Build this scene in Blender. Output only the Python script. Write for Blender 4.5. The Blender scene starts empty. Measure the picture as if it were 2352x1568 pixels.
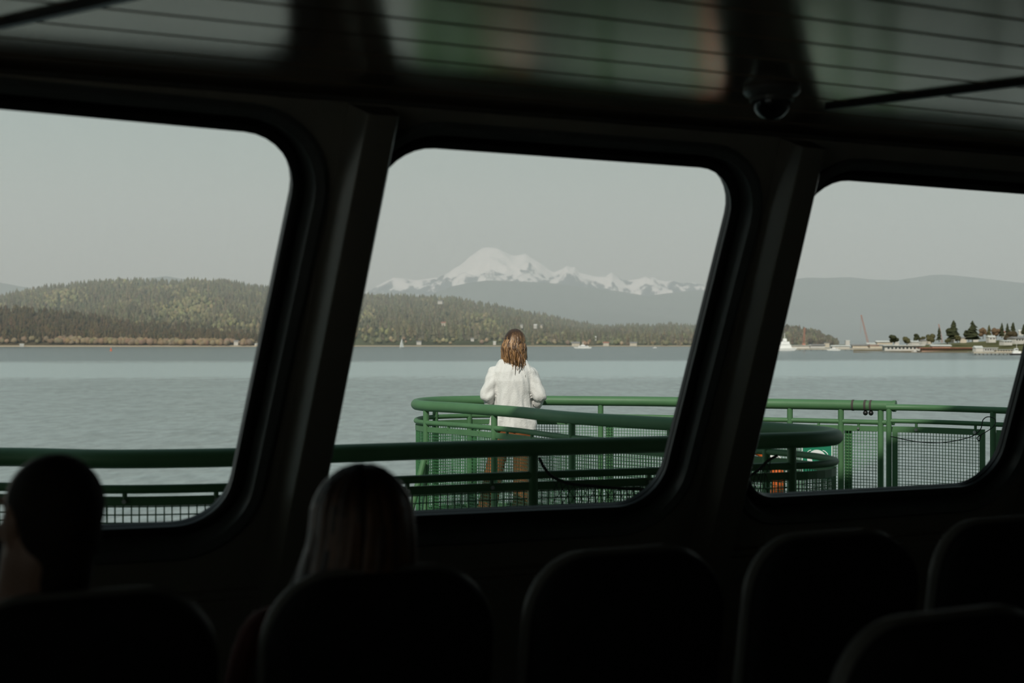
import bpy, bmesh, math, random
import numpy as np
from mathutils import Vector, Matrix, noise as mnoise

random.seed(7); rng = np.random.default_rng(7)
scene = bpy.context.scene
COL = scene.collection
PI = math.pi

# ------------------------------------------------------------------ camera, sky, sun, exposure
F, CX, CY, Z0 = 3267.0, 1176.0, 784.0, 1.62
cam_d = bpy.data.cameras.new('camera'); cam = bpy.data.objects.new('camera', cam_d); COL.objects.link(cam)
cam.location = (0, 0, Z0); cam.rotation_euler = (PI/2, 0, 0)
cam_d.sensor_width = 36.0; cam_d.lens = F/2352*36.0
cam_d.clip_start = 0.05; cam_d.clip_end = 90000
cam_d.dof.use_dof = True; cam_d.dof.focus_distance = 14.0; cam_d.dof.aperture_fstop = 3.2
scene.camera = cam

SUN_H = Vector((0.30, 0.954)); SUN_EL = math.radians(38)
world = bpy.data.worlds.new('sky'); scene.world = world; world.use_nodes = True
wn, wl = world.node_tree.nodes, world.node_tree.links
wn.clear()
w_out = wn.new('ShaderNodeOutputWorld'); w_bg = wn.new('ShaderNodeBackground')
w_tc = wn.new('ShaderNodeTexCoord'); w_sep = wn.new('ShaderNodeSeparateXYZ'); w_ramp = wn.new('ShaderNodeValToRGB')
wl.new(w_tc.outputs['Generated'], w_sep.inputs[0]); wl.new(w_sep.outputs['Z'], w_ramp.inputs[0])
e = w_ramp.color_ramp.elements
e[0].position = 0.0; e[0].color = (.525, .530, .480, 1)
e[1].position = 1.0; e[1].color = (.190, .270, .310, 1)
for pos, c in ((.06, (.490, .515, .465, 1)), (.12, (.405, .465, .430, 1)), (.19, (.365, .445, .430, 1)), (.45, (.265, .350, .370, 1))):
    q = w_ramp.color_ramp.elements.new(pos); q.color = c
wl.new(w_ramp.outputs[0], w_bg.inputs[0]); w_bg.inputs[1].default_value = 1.0
wl.new(w_bg.outputs[0], w_out.inputs[0])

sun_d = bpy.data.lights.new('sun', 'SUN'); sun = bpy.data.objects.new('sun', sun_d); COL.objects.link(sun)
sun_d.energy = 3.2; sun_d.color = (1.0, .945, .85); sun_d.angle = math.radians(.6)
sd = Vector((SUN_H.x*math.cos(SUN_EL), SUN_H.y*math.cos(SUN_EL), -math.sin(SUN_EL)))
sun.rotation_euler = sd.to_track_quat('-Z', 'Y').to_euler(); sun.location = (-8, -20, 20)

vs = scene.view_settings
vs.view_transform = 'Standard'; vs.look = 'None'; vs.exposure = 0.0; vs.gamma = 1.0; vs.use_curve_mapping = False
scene.cycles.max_bounces = 4; scene.cycles.diffuse_bounces = 2; scene.cycles.glossy_bounces = 2; scene.cycles.transparent_max_bounces = 12; scene.cycles.volume_bounces = 1
scene.cycles.sample_clamp_indirect = 4.0; scene.cycles.use_light_tree = False

# ------------------------------------------------------------------ materials
def mat(name, col, rough=.6, metal=0.0, spec=.5, bump=0.0, bscale=40, vary=0.0, vscale=6, coords='Object', attr=None, emis=None):
    m = bpy.data.materials.new(name); m.use_nodes = True
    nt = m.node_tree; n, l = nt.nodes, nt.links
    b = n['Principled BSDF']
    b.inputs['Base Color'].default_value = (*col, 1); b.inputs['Roughness'].default_value = rough
    b.inputs['Metallic'].default_value = metal; b.inputs['Specular IOR Level'].default_value = spec
    tc = n.new('ShaderNodeTexCoord')
    if vary or attr:
        nz = n.new('ShaderNodeTexNoise'); nz.inputs['Scale'].default_value = vscale; nz.inputs['Detail'].default_value = 4
        l.new(tc.outputs[coords], nz.inputs['Vector'])
        hs = n.new('ShaderNodeHueSaturation')
        mr = n.new('ShaderNodeMapRange'); mr.inputs['From Min'].default_value = .3; mr.inputs['From Max'].default_value = .7
        mr.inputs['To Min'].default_value = 1-vary; mr.inputs['To Max'].default_value = 1+vary
        l.new(nz.outputs['Fac'], mr.inputs['Value']); l.new(mr.outputs[0], hs.inputs['Value'])
        hs.inputs['Color'].default_value = (*col, 1)
        if attr:
            at = n.new('ShaderNodeAttribute'); at.attribute_name = attr
            l.new(at.outputs['Color'], hs.inputs['Color'])
        l.new(hs.outputs[0], b.inputs['Base Color'])
    if bump:
        nb = n.new('ShaderNodeTexNoise'); nb.inputs['Scale'].default_value = bscale; nb.inputs['Detail'].default_value = 3
        l.new(tc.outputs[coords], nb.inputs['Vector'])
        bp = n.new('ShaderNodeBump'); bp.inputs['Strength'].default_value = bump; bp.inputs['Distance'].default_value = .01
        l.new(nb.outputs['Fac'], bp.inputs['Height']); l.new(bp.outputs[0], b.inputs['Normal'])
    return m

MT = dict(
    panel=mat('painted_panel', (.21, .20, .165), .42, vary=.12, vscale=3, bump=.05, bscale=60),
    rib=mat('painted_rib', (.155, .148, .12), .30, vary=.1, vscale=4),
    rubber=mat('black_rubber', (.010, .011, .011), .45, vary=.1, vscale=9),
    frame=mat('dark_frame', (.09, .10, .095), .35, vary=.1, vscale=9),
    plank=mat('glossy_ceiling_plank', (.35, .255, .18), .17, metal=.75, spec=.5, vary=.1, vscale=2, bump=.012, bscale=7),
    gap=mat('ceiling_backing', (.004, .004, .004), .8, vary=.1),
    floor=mat('cabin_floor', (.55, .53, .47), .6, vary=.25, vscale=30),  # pale so the unseen floor bounces more light into the cabin
    dark=mat('bounce_panel', (.80, .77, .70), .6, vary=.15, vscale=3),  # pale, so walls out of view bounce light back on the window wall
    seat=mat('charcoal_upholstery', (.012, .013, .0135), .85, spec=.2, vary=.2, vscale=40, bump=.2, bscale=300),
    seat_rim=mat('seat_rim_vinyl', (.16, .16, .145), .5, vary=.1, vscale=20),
    steel=mat('brushed_steel', (.25, .26, .26), .35, metal=1, vary=.1, vscale=12),
    green=mat('green_deck_paint', (.070, .165, .072), .5, spec=.35, vary=.10, vscale=5, bump=.05, bscale=35),
    mesh=mat('green_mesh_wire', (.040, .150, .055), .45, vary=.12, vscale=12),
    galv=mat('galvanised_bolt', (.35, .36, .35), .4, metal=.9, vary=.15, vscale=40),
    deck=mat('deck_paint', (.045, .085, .060), .7, vary=.2, vscale=2, bump=.2, bscale=90),
    white=mat('white_ship_paint', (.62, .62, .58), .5, vary=.06, vscale=1.5),
    hull=mat('dark_green_hull', (.02, .06, .04), .5, vary=.15, vscale=1),
    rope=mat('tarred_rope', (.020, .020, .017), .9, vary=.3, vscale=60),
    orange=mat('orange_life_ring', (.80, .16, .025), .5, vary=.06, vscale=10),
    tape=mat('white_tape', (.75, .75, .72), .4, vary=.05, vscale=20),
    sgreen=mat('sign_green', (.012, .20, .105), .4, vary=.04, vscale=10),
    swhite=mat('sign_white', (.76, .78, .76), .45, vary=.04, vscale=10),
    skin=mat('skin', (.46, .26, .18), .55, vary=.08, vscale=14),
    sweater=mat('cream_sweater', (.70, .69, .665), .9, spec=.15, vary=.04, vscale=9, bump=.35, bscale=90),
    trousers=mat('brown_trousers', (.235, .085, .028), .85, spec=.2, vary=.18, vscale=18, bump=.3, bscale=80),
    shoe=mat('dark_shoe', (.03, .028, .026), .6, vary=.1, vscale=20),
    hair=mat('auburn_hair', (.2, .1, .04), .38, spec=.45, attr='Col', vary=.12, vscale=30),
    dhair=mat('dark_hair', (.03, .02, .014), .42, spec=.4, attr='Col', vary=.12, vscale=30),
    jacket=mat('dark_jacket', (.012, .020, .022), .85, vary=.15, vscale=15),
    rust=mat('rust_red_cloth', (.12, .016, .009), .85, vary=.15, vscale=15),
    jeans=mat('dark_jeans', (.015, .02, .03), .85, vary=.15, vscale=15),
    dome=mat('smoked_dome', (.006, .006, .007), .06, spec=.6, vary=.05),
    camring=mat('camera_housing', (.10, .10, .09), .35, vary=.08, vscale=20),
    # landscape
    tree=mat('tree_foliage', (.1, .1, .05), .95, spec=.05, attr='Col', vary=.10, vscale=.01),
    ttrunk=mat('tree_trunk', (.06, .04, .025), .9, vary=.2, vscale=.5),
    ridge=mat('wooded_far_ridge', (.055, .065, .050), .95, spec=.05, vary=.3, vscale=.0015),
    hwhite=mat('white_house_wall', (.56, .53, .48), .8, vary=.08, vscale=.2),
    hcream=mat('cream_house_wall', (.55, .48, .38), .8, vary=.08, vscale=.2),
    hroof=mat('grey_roof', (.22, .21, .20), .8, vary=.12, vscale=.2),
    rroof=mat('red_brown_roof', (.36, .15, .10), .8, vary=.12, vscale=.2),
    wroof=mat('pale_metal_roof', (.58, .58, .54), .6, vary=.08, vscale=.2),
    brick=mat('brick_red_wall', (.42, .27, .20), .85, vary=.2, vscale=.15),
    pier=mat('weathered_pier', (.40, .36, .29), .85, vary=.25, vscale=.08),
    piling=mat('dark_piling', (.06, .05, .045), .9, vary=.25, vscale=.3),
    glassd=mat('dark_window_glass', (.03, .04, .045), .15, vary=.1),
    crane=mat('crane_red', (.46, .21, .15), .6, vary=.1, vscale=.2),
    boat=mat('white_boat_paint', (.82, .81, .78), .4, vary=.04, vscale=.3),
    sail=mat('white_sailcloth', (.85, .84, .80), .8, vary=.04, vscale=.2),
    tug=mat('black_tug_hull', (.03, .03, .035), .5, vary=.1, vscale=.3),
    buoy=mat('buoy_orange', (.62, .16, .07), .6, vary=.08, vscale=.5),
)

def terrain_mat(name, base, sand, zsand, vscale=.01, vary=.35, second=None):
    m = bpy.data.materials.new(name); m.use_nodes = True
    n, l = m.node_tree.nodes, m.node_tree.links; b = n['Principled BSDF']
    b.inputs['Roughness'].default_value = .95; b.inputs['Specular IOR Level'].default_value = .05
    g = n.new('ShaderNodeNewGeometry'); sp = n.new('ShaderNodeSeparateXYZ'); l.new(g.outputs['Position'], sp.inputs[0])
    nz = n.new('ShaderNodeTexNoise'); nz.inputs['Scale'].default_value = vscale; nz.inputs['Detail'].default_value = 6
    l.new(g.outputs['Position'], nz.inputs['Vector'])
    rp = n.new('ShaderNodeValToRGB'); l.new(nz.outputs['Fac'], rp.inputs[0])
    s2 = second or tuple(c*(1+vary) for c in base)
    rp.color_ramp.elements[0].position = .35; rp.color_ramp.elements[0].color = (*[c*(1-vary) for c in base], 1)
    rp.color_ramp.elements[1].position = .65; rp.color_ramp.elements[1].color = (*s2, 1)
    mr = n.new('ShaderNodeMapRange'); mr.inputs['From Min'].default_value = zsand-.6; mr.inputs['From Max'].default_value = zsand+.6
    l.new(sp.outputs['Z'], mr.inputs['Value'])
    mx = n.new('ShaderNodeMix'); mx.data_type = 'RGBA'; l.new(mr.outputs[0], mx.inputs[0])
    mx.inputs[6].default_value = (*sand, 1); l.new(rp.outputs[0], mx.inputs[7])
    l.new(mx.outputs[2], b.inputs['Base Color'])
    return m

def snow_mat():
    m = bpy.data.materials.new('snow_and_rock'); m.use_nodes = True
    n, l = m.node_tree.nodes, m.node_tree.links; b = n['Principled BSDF']
    b.inputs['Roughness'].default_value = .9; b.inputs['Specular IOR Level'].default_value = .05
    g = n.new('ShaderNodeNewGeometry'); sp = n.new('ShaderNodeSeparateXYZ'); l.new(g.outputs['Position'], sp.inputs[0])
    mp = n.new('ShaderNodeMapping'); mp.inputs['Scale'].default_value = (1, .35, .55); l.new(g.outputs['Position'], mp.inputs[0])
    nz = n.new('ShaderNodeTexNoise'); nz.inputs['Scale'].default_value = .0060; nz.inputs['Detail'].default_value = 8; nz.inputs['Roughness'].default_value = .62
    l.new(mp.outputs[0], nz.inputs['Vector'])
    mr = n.new('ShaderNodeMapRange'); mr.inputs['From Min'].default_value = 620; mr.inputs['From Max'].default_value = 1150
    mr.inputs['To Min'].default_value = -.085; mr.inputs['To Max'].default_value = .24
    l.new(sp.outputs['Z'], mr.inputs['Value'])
    ad = n.new('ShaderNodeMath'); l.new(nz.outputs['Fac'], ad.inputs[0]); l.new(mr.outputs[0], ad.inputs[1])
    rp = n.new('ShaderNodeValToRGB'); l.new(ad.outputs[0], rp.inputs[0])
    rp.color_ramp.elements[0].position = .44; rp.color_ramp.elements[0].color = (.09, .10, .12, 1)
    rp.color_ramp.elements[1].position = .50; rp.color_ramp.elements[1].color = (.92, .89, .84, 1)
    l.new(rp.outputs[0], b.inputs['Base Color'])
    return m

def water_mat():
    m = bpy.data.materials.new('sea_water'); m.use_nodes = True
    n, l = m.node_tree.nodes, m.node_tree.links; b = n['Principled BSDF']
    b.inputs['Base Color'].default_value = (.050, .085, .085, 1); b.inputs['Roughness'].default_value = .08
    b.inputs['IOR'].default_value = 1.333
    g = n.new('ShaderNodeNewGeometry')
    def noise(scale, stretch, detail=3, rough=.55):
        mp = n.new('ShaderNodeMapping'); mp.inputs['Scale'].default_value = stretch; l.new(g.outputs['Position'], mp.inputs[0])
        z = n.new('ShaderNodeTexNoise'); z.inputs['Scale'].default_value = scale; z.inputs['Detail'].default_value = detail
        z.inputs['Roughness'].default_value = rough; l.new(mp.outputs[0], z.inputs['Vector']); return z.outputs['Fac']
    def math_(op, a, b_=None, c=None):
        q = n.new('ShaderNodeMath'); q.operation = op
        for k, v in enumerate((a, b_, c)):
            if v is None: continue
            if isinstance(v, (int, float)): q.inputs[k].default_value = v
            else: l.new(v, q.inputs[k])
        return q.outputs[0]
    small = noise(.62, (1, .40, 1), 3); big = noise(.13, (.8, .5, 1), 2); gust = noise(.02, (.35, 1, 1), 3)
    h = math_('ADD', math_('MULTIPLY', small, .55), math_('MULTIPLY', big, 1.6))
    # wind-ruffled and slick areas of the bay: distance along the water plus a slow wander
    sp = n.new('ShaderNodeSeparateXYZ'); l.new(g.outputs['Position'], sp.inputs[0])
    wand = noise(.0016, (1, 1.6, 1), 4)
    dist = math_('ADD', sp.outputs['Y'], math_('MULTIPLY', math_('SUBTRACT', wand, .5), 260))
    dist = math_('ADD', dist, math_('MULTIPLY', sp.outputs['X'], -.16))
    rp = n.new('ShaderNodeValToRGB'); rp.color_ramp.interpolation = 'EASE'
    l.new(math_('DIVIDE', dist, 4000), rp.inputs[0])
    els = rp.color_ramp.elements
    els[0].position = 0; els[0].color = (WAVE_NEAR,)*3+(1,)
    els[1].position = 1; els[1].color = (WAVE_FAR,)*3+(1,)
    for p, v in ((.105, WAVE_NEAR), (.135, WAVE_SLICK), (.195, WAVE_SLICK), (.235, WAVE_FAR)):
        x = els.new(p); x.color = (v, v, v, 1)
    rr_ = n.new('ShaderNodeMapRange'); rr_.inputs['From Min'].default_value = WAVE_SLICK; rr_.inputs['From Max'].default_value = WAVE_FAR
    rr_.inputs['To Min'].default_value = .15; rr_.inputs['To Max'].default_value = .22; l.new(rp.outputs[0], rr_.inputs['Value']); l.new(rr_.outputs[0], b.inputs['Roughness'])
    amp = math_('MULTIPLY', rp.outputs[0], math_('ADD', .55, math_('MULTIPLY', gust, .9)))
    bp = n.new('ShaderNodeBump'); bp.inputs['Distance'].default_value = 1.0
    l.new(amp, bp.inputs['Strength']); l.new(h, bp.inputs['Height']); l.new(bp.outputs[0], b.inputs['Normal'])
    # the smoother the water, the more of the sheen of the low sky it keeps
    gl = n.new('ShaderNodeBsdfGlossy'); gl.inputs['Color'].default_value = (.90, .955, .945, 1); gl.inputs['Roughness'].default_value = .2; l.new(bp.outputs[0], gl.inputs['Normal'])
    sm = n.new('ShaderNodeMapRange'); sm.inputs['From Min'].default_value = WAVE_SLICK; sm.inputs['From Max'].default_value = WAVE_FAR; sm.inputs['To Min'].default_value = SHEEN[0]; sm.inputs['To Max'].default_value = SHEEN[1]
    l.new(rp.outputs[0], sm.inputs['Value'])
    patch = n.new('ShaderNodeMapRange'); patch.inputs['From Min'].default_value = .34; patch.inputs['From Max'].default_value = .60; patch.inputs['To Min'].default_value = .25; patch.inputs['To Max'].default_value = 1.45
    l.new(math_('ADD', math_('MULTIPLY', small, .7), math_('MULTIPLY', big, .3)), patch.inputs['Value'])
    calm = math_('GREATER_THAN', sm.outputs[0], SHEEN[0]*.8)      # slicks lie unbroken
    fac = math_('MULTIPLY', sm.outputs[0], math_('MAXIMUM', patch.outputs[0], calm))
    fac = math_('MINIMUM', fac, 1.0)
    mx = n.new('ShaderNodeMixShader'); l.new(fac, mx.inputs[0]); l.new(b.outputs[0], mx.inputs[1]); l.new(gl.outputs[0], mx.inputs[2])
    l.new(mx.outputs[0], n['Material Output'].inputs['Surface'])
    return m
SHEEN = (.98, .02)
WAVE_NEAR, WAVE_SLICK, WAVE_FAR = .13, .004, .2

def glass_mat():
    m = bpy.data.materials.new('window_pane_glass'); m.use_nodes = True
    n, l = m.node_tree.nodes, m.node_tree.links; n.clear()
    o = n.new('ShaderNodeOutputMaterial'); mx = n.new('ShaderNodeMixShader'); t = n.new('ShaderNodeBsdfTransparent'); g = n.new('ShaderNodeBsdfGlossy')
    lw = n.new('ShaderNodeLayerWeight'); lw.inputs['Blend'].default_value = .5
    pw = n.new('ShaderNodeMath'); pw.operation = 'POWER'; pw.inputs[1].default_value = 5; l.new(lw.outputs['Facing'], pw.inputs[0])
    f = n.new('ShaderNodeMath'); f.operation = 'MULTIPLY_ADD'; f.inputs[1].default_value = .96; f.inputs[2].default_value = .02; l.new(pw.outputs[0], f.inputs[0])
    t.inputs[0].default_value = (.985, .993, .990, 1); g.inputs['Roughness'].default_value = .02
    l.new(f.outputs[0], mx.inputs[0]); l.new(t.outputs[0], mx.inputs[1]); l.new(g.outputs[0], mx.inputs[2]); l.new(mx.outputs[0], o.inputs[0])
    return m

# ------------------------------------------------------------------ mesh helpers
ORG = {}
class M:
    """collects shapes in world coordinates"""
    def __init__(s): s.v = []; s.f = []
    def add(s, vs_, fs):
        o = len(s.v); s.v += [tuple(p) for p in vs_]; s.f += [tuple(i+o for i in f) for f in fs]; return s
    def box(s, c, size, rz=0.0, rx=0.0):
        hx, hy, hz = (q/2 for q in size); R = Matrix.Rotation(rz, 3, 'Z') @ Matrix.Rotation(rx, 3, 'X'); c = Vector(c)
        vv = [c + R @ Vector((a*hx, b*hy, d*hz)) for a in (-1, 1) for b in (-1, 1) for d in (-1, 1)]
        return s.add(vv, [(0,1,3,2),(4,6,7,5),(0,4,5,1),(2,3,7,6),(0,2,6,4),(1,5,7,3)])
    def tube(s, pts, r, n=10, caps=True, flat=1.0):
        pts = [Vector(p) for p in pts]; rs = r if hasattr(r, '__len__') else [r]*len(pts)
        up = Vector((0, 0, 1)); rings = []; prev = None
        for i, p in enumerate(pts):
            t = (pts[min(i+1, len(pts)-1)] - pts[max(i-1, 0)]).normalized()
            if prev is None:
                a = t.cross(up if abs(t.z) < .9 else Vector((1, 0, 0))).normalized()
            else:
                a = (prev - t*prev.dot(t)).normalized()
            prev = a; b = t.cross(a)
            rings.append([p + (a*math.cos(2*PI*k/n) + b*math.sin(2*PI*k/n)*flat)*rs[i] for k in range(n)])
        vv = [q for g in rings for q in g]; ff = []
        for i in range(len(pts)-1):
            for k in range(n):
                ff.append((i*n+k, i*n+(k+1) % n, (i+1)*n+(k+1) % n, (i+1)*n+k))
        if caps: ff += [tuple(range(n))[::-1], tuple((len(pts)-1)*n+k for k in range(n))]
        return s.add(vv, ff)
    def capsule(s, p0, p1, r0, r1, n=14, flat=1.0):
        p0, p1 = Vector(p0), Vector(p1); t = (p1-p0).normalized(); P, R = [], []
        for k in range(5):
            a = PI/2*k/4; P.append(p0 - t*r0*math.cos(a)*.999); R.append(max(r0*math.sin(a), r0*.04))
        for k in range(1, 4): P.append(p0.lerp(p1, k/4)); R.append(r0+(r1-r0)*k/4)
        for k in range(5):
            a = PI/2*(1-k/4); P.append(p1 + t*r1*math.cos(a)*.999); R.append(max(r1*math.sin(a), r1*.04))
        return s.tube(P, R, n, flat=flat)
    def ellipsoid(s, c, r, R=None, nu=20, nv=12):
        c = Vector(c); R = R or Matrix.Identity(3); vv = [c + R @ Vector((0, 0, -r[2]))]; ff = []
        for j in range(1, nv):
            ph = -PI/2 + PI*j/nv
            for i in range(nu):
                th = 2*PI*i/nu
                vv.append(c + R @ Vector((r[0]*math.cos(ph)*math.cos(th), r[1]*math.cos(ph)*math.sin(th), r[2]*math.sin(ph))))
        vv.append(c + R @ Vector((0, 0, r[2])))
        for i in range(nu): ff.append((0, 1+(i+1) % nu, 1+i))
        for j in range(nv-2):
            for i in range(nu):
                a = 1+j*nu
                ff.append((a+i, a+(i+1) % nu, a+nu+(i+1) % nu, a+nu+i))
        a = 1+(nv-2)*nu
        for i in range(nu): ff.append((a+i, a+(i+1) % nu, len(vv)-1))
        return s.add(vv, ff)
    def loft(s, rings, cap=True):
        n = len(rings[0]); vv = [q for g in rings for q in g]; ff = []
        for i in range(len(rings)-1):
            for k in range(n): ff.append((i*n+k, i*n+(k+1) % n, (i+1)*n+(k+1) % n, (i+1)*n+k))
        if cap: ff += [tuple(range(n))[::-1], tuple((len(rings)-1)*n+k for k in range(n))]
        return s.add(vv, ff)
    def ringloop(s, rings):
        """rings joined also last to first: a closed frame"""
        n = len(rings[0]); m_ = len(rings); vv = [q for g in rings for q in g]; ff = []
        for i in range(m_):
            j = (i+1) % m_
            for k in range(n): ff.append((i*n+k, i*n+(k+1) % n, j*n+(k+1) % n, j*n+k))
        return s.add(vv, ff)
    def lathe(s, c, prof, n=24):
        c = Vector(c)
        return s.loft([[c + Vector((max(r, 1e-4)*math.cos(2*PI*k/n), max(r, 1e-4)*math.sin(2*PI*k/n), z)) for k in range(n)] for r, z in prof])
    def prism(s, poly, z0, z1):
        return s.loft([[(x, y, z0) for x, y in poly], [(x, y, z1) for x, y in poly]])

def finish_mesh(me, smooth):
    bm = bmesh.new(); bm.from_mesh(me); bmesh.ops.recalc_face_normals(bm, faces=bm.faces); bm.to_mesh(me); bm.free()
    if smooth:
        me.polygons.foreach_set('use_smooth', [True]*len(me.polygons))
        try: me.set_sharp_from_angle(angle=math.radians(smooth if smooth > 1 else 40))
        except Exception: pass

def tag(o, label=None, cat=None, group=None, kind=None):
    if label: o['label'] = label
    if cat: o['category'] = cat
    if group: o['group'] = group
    if kind: o['kind'] = kind
    return o

def obj(name, mb, material, parent=None, smooth=0, org=None):
    """mesh object from world-coordinate shapes; children keep the origin of their thing"""
    V = np.array(mb.v, dtype=float)
    if parent is not None: org = ORG[parent.name]
    elif org is None:
        lo, hi = V.min(0), V.max(0); org = Vector(((lo[0]+hi[0])/2, (lo[1]+hi[1])/2, lo[2]))
    me = bpy.data.meshes.new(name); me.from_pydata([tuple(p) for p in (V-np.array(org))], [], mb.f); me.validate(); finish_mesh(me, smooth)
    me.materials.append(material)
    o = bpy.data.objects.new(name, me); COL.objects.link(o)
    if parent is not None: o.parent = parent
    else: o.location = org
    ORG[o.name] = Vector(org)
    return o

def thing(name, loc, label, cat, group=None, kind=None):
    o = bpy.data.objects.new(name, None); COL.objects.link(o); o.location = loc; o.empty_display_size = .2
    ORG[o.name] = Vector(loc); tag(o, label, cat, group, kind); return o

def fused(name, mb, material, parent, voxel=.006, smooth_it=6, disp=None):
    """overlapping shapes fused into one continuous skin"""
    org = ORG[parent.name]
    me = bpy.data.meshes.new('tmp'); me.from_pydata([tuple(Vector(p)-org) for p in mb.v], [], mb.f); finish_mesh(me, 0)
    t = bpy.data.objects.new('tmp', me); COL.objects.link(t)
    r = t.modifiers.new('r', 'REMESH'); r.mode = 'VOXEL'; r.voxel_size = voxel
    if smooth_it:
        s = t.modifiers.new('s', 'SMOOTH'); s.factor = .5; s.iterations = smooth_it
    dg = bpy.context.evaluated_depsgraph_get(); dg.update()
    out = bpy.data.meshes.new_from_object(t.evaluated_get(dg)); out.name = name
    bpy.data.objects.remove(t)
    if disp:
        nv = len(out.vertices); nn = [v.normal.copy() for v in out.vertices]
        for v, q in zip(out.vertices, nn): v.co += q*disp(v.co+org, q)
    out.polygons.foreach_set('use_smooth', [True]*len(out.polygons))
    out.materials.clear(); out.materials.append(material)
    o = bpy.data.objects.new(name, out); COL.objects.link(o); o.parent = parent; ORG[o.name] = org
    return o

def P(px, py, D):
    return Vector(((px-CX)/F*D, D, Z0+(783-py)/F*D))

def catmull(pts, per=10):
    pts = [Vector(p) for p in pts]; q = [pts[0]*2-pts[1]] + pts + [pts[-1]*2-pts[-2]]; out = []
    for i in range(1, len(q)-2):
        for k in range(per):
            t = k/per; a, b, c, d = q[i-1], q[i], q[i+1], q[i+2]
            out.append(.5*((2*b)+(c-a)*t+(2*a-5*b+4*c-d)*t*t+(3*b-a-3*c+d)*t**3))
    out.append(pts[-1]); return out

class Path:
    def __init__(s, pts):
        s.p = catmull([Vector((x, y, 0)) for x, y in pts], 14); s.s = [0]
        for a, b in zip(s.p, s.p[1:]): s.s.append(s.s[-1]+(b-a).length)
        s.L = s.s[-1]
    def at(s, q, z=0.0, off=0.0):
        i = int(np.clip(np.searchsorted(s.s, q)-1, 0, len(s.p)-2)); a, b = s.p[i], s.p[i+1]
        t = (q-s.s[i])/max(s.s[i+1]-s.s[i], 1e-9); d = (b-a).normalized(); p = a+(b-a)*t
        return Vector((p.x-d.y*off, p.y+d.x*off, z))
    def tan(s, q):
        i = int(np.clip(np.searchsorted(s.s, q)-1, 0, len(s.p)-2)); return (s.p[i+1]-s.p[i]).normalized()
    def pts(s, a, b, z, off=0.0, step=.07):
        n = max(2, int(abs(b-a)/step)+1); return [s.at(a+(b-a)*k/(n-1), z, off) for k in range(n)]
    def s_at_px(s, px, lo, hi):
        """arc length where the path stands in the direction of a pixel column"""
        best = min(np.linspace(lo, hi, 800), key=lambda q: abs((lambda v: CX+v.x/v.y*F)(s.at(q))-px)); return float(best)

# ------------------------------------------------------------------ the window wall's own frame
AZ, LEAN, Y0 = math.radians(27), .44, 5.2
DV = Vector((math.cos(AZ), math.sin(AZ), 0)); NV = Vector((-math.sin(AZ), math.cos(AZ), 0))
QL = math.sqrt(1+LEAN*LEAN)
SV = (NV*-LEAN+Vector((0, 0, 1)))/QL; WN = (NV+Vector((0, 0, LEAN)))/QL
WO = Vector((0, Y0, Z0))
def wp(u, v, w=0.0): return WO + DV*u + SV*v + WN*w
def wuv(px, py, w=0.0):
    r = Vector(((px-CX)/F, 1, (783-py)/F)); c = Vector((0, 0, Z0))
    t = (WN.dot(WO-c)+w)/WN.dot(r); p = c+r*t-WO; return (p.dot(DV), p.dot(SV))
def room(u, inn, z): return Vector((0, Y0, 0)) + DV*u - NV*inn + Vector((0, 0, z))
HC = .78; ZC = Z0+HC
U0, U1, INN = -5.6, 5.6, 8.2

def rquad(c, r, off=0.0, n=8):
    """rounded quad outline, corners TL TR BR BL in (u,v), grown by off"""
    c = [Vector((a, b)) for a, b in c]; m_ = len(c); out = []; lines = []
    for i in range(m_):
        a, b = c[i], c[(i+1) % m_]; t = (b-a).normalized(); nrm = Vector((-t.y, t.x)); lines.append((a+nrm*off, t))
    cc = []
    for i in range(m_):
        (p, t), (q, s) = lines[i-1], lines[i]
        k = ((q-p).x*s.y-(q-p).y*s.x)/(t.x*s.y-t.y*s.x); cc.append(p+t*k)
    R = r+off
    for i in range(m_):
        v = cc[i]; a = (cc[i-1]-v).normalized(); b = (cc[(i+1) % m_]-v).normalized(); ang = a.angle(b)
        d = R/math.tan(ang/2); ctr = v+(a+b).normalized()*(R/math.sin(ang/2)); p0 = v+a*d-ctr; p1 = v+b*d-ctr
        a0 = math.atan2(p0.y, p0.x); a1 = math.atan2(p1.y, p1.x); da = (a1-a0+PI) % (2*PI)-PI
        for k in range(n+1): out.append(ctr+Vector((math.cos(a0+da*k/n), math.sin(a0+da*k/n)))*R)
    return [(p.x, p.y) for p in out]

def q_px(*pts): return [wuv(*p) for p in pts]
QM = q_px((878, 325), (1701, 385), (1508, 1158), (706, 1192))
QR = q_px((1848, 401), (2455, 448), (2281, 1112), (1700, 1144))
lt, lb = wuv(698, 308), wuv(514, 1202)
QL_ = [(lt[0]-1.46, lt[1]+.035), lt, lb, (lb[0]-1.47, lb[1]+.03)]
sh = lambda q, du: [(a+du, b) for a, b in q]
QLL = [(-4.25, .76), (-2.79, .755), (-2.88, -.67), (-4.35, -.66)]
QRR = [(2.95, .68), (4.38, .68), (4.5, -.74), (3.06, -.74)]
QUADS = [QL_, QM, QR, QLL, QRR]; RC = .19
WINDOW_NAMES = ['window_%d' % k for k in (1, 2, 3, 4, 5)]

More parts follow.
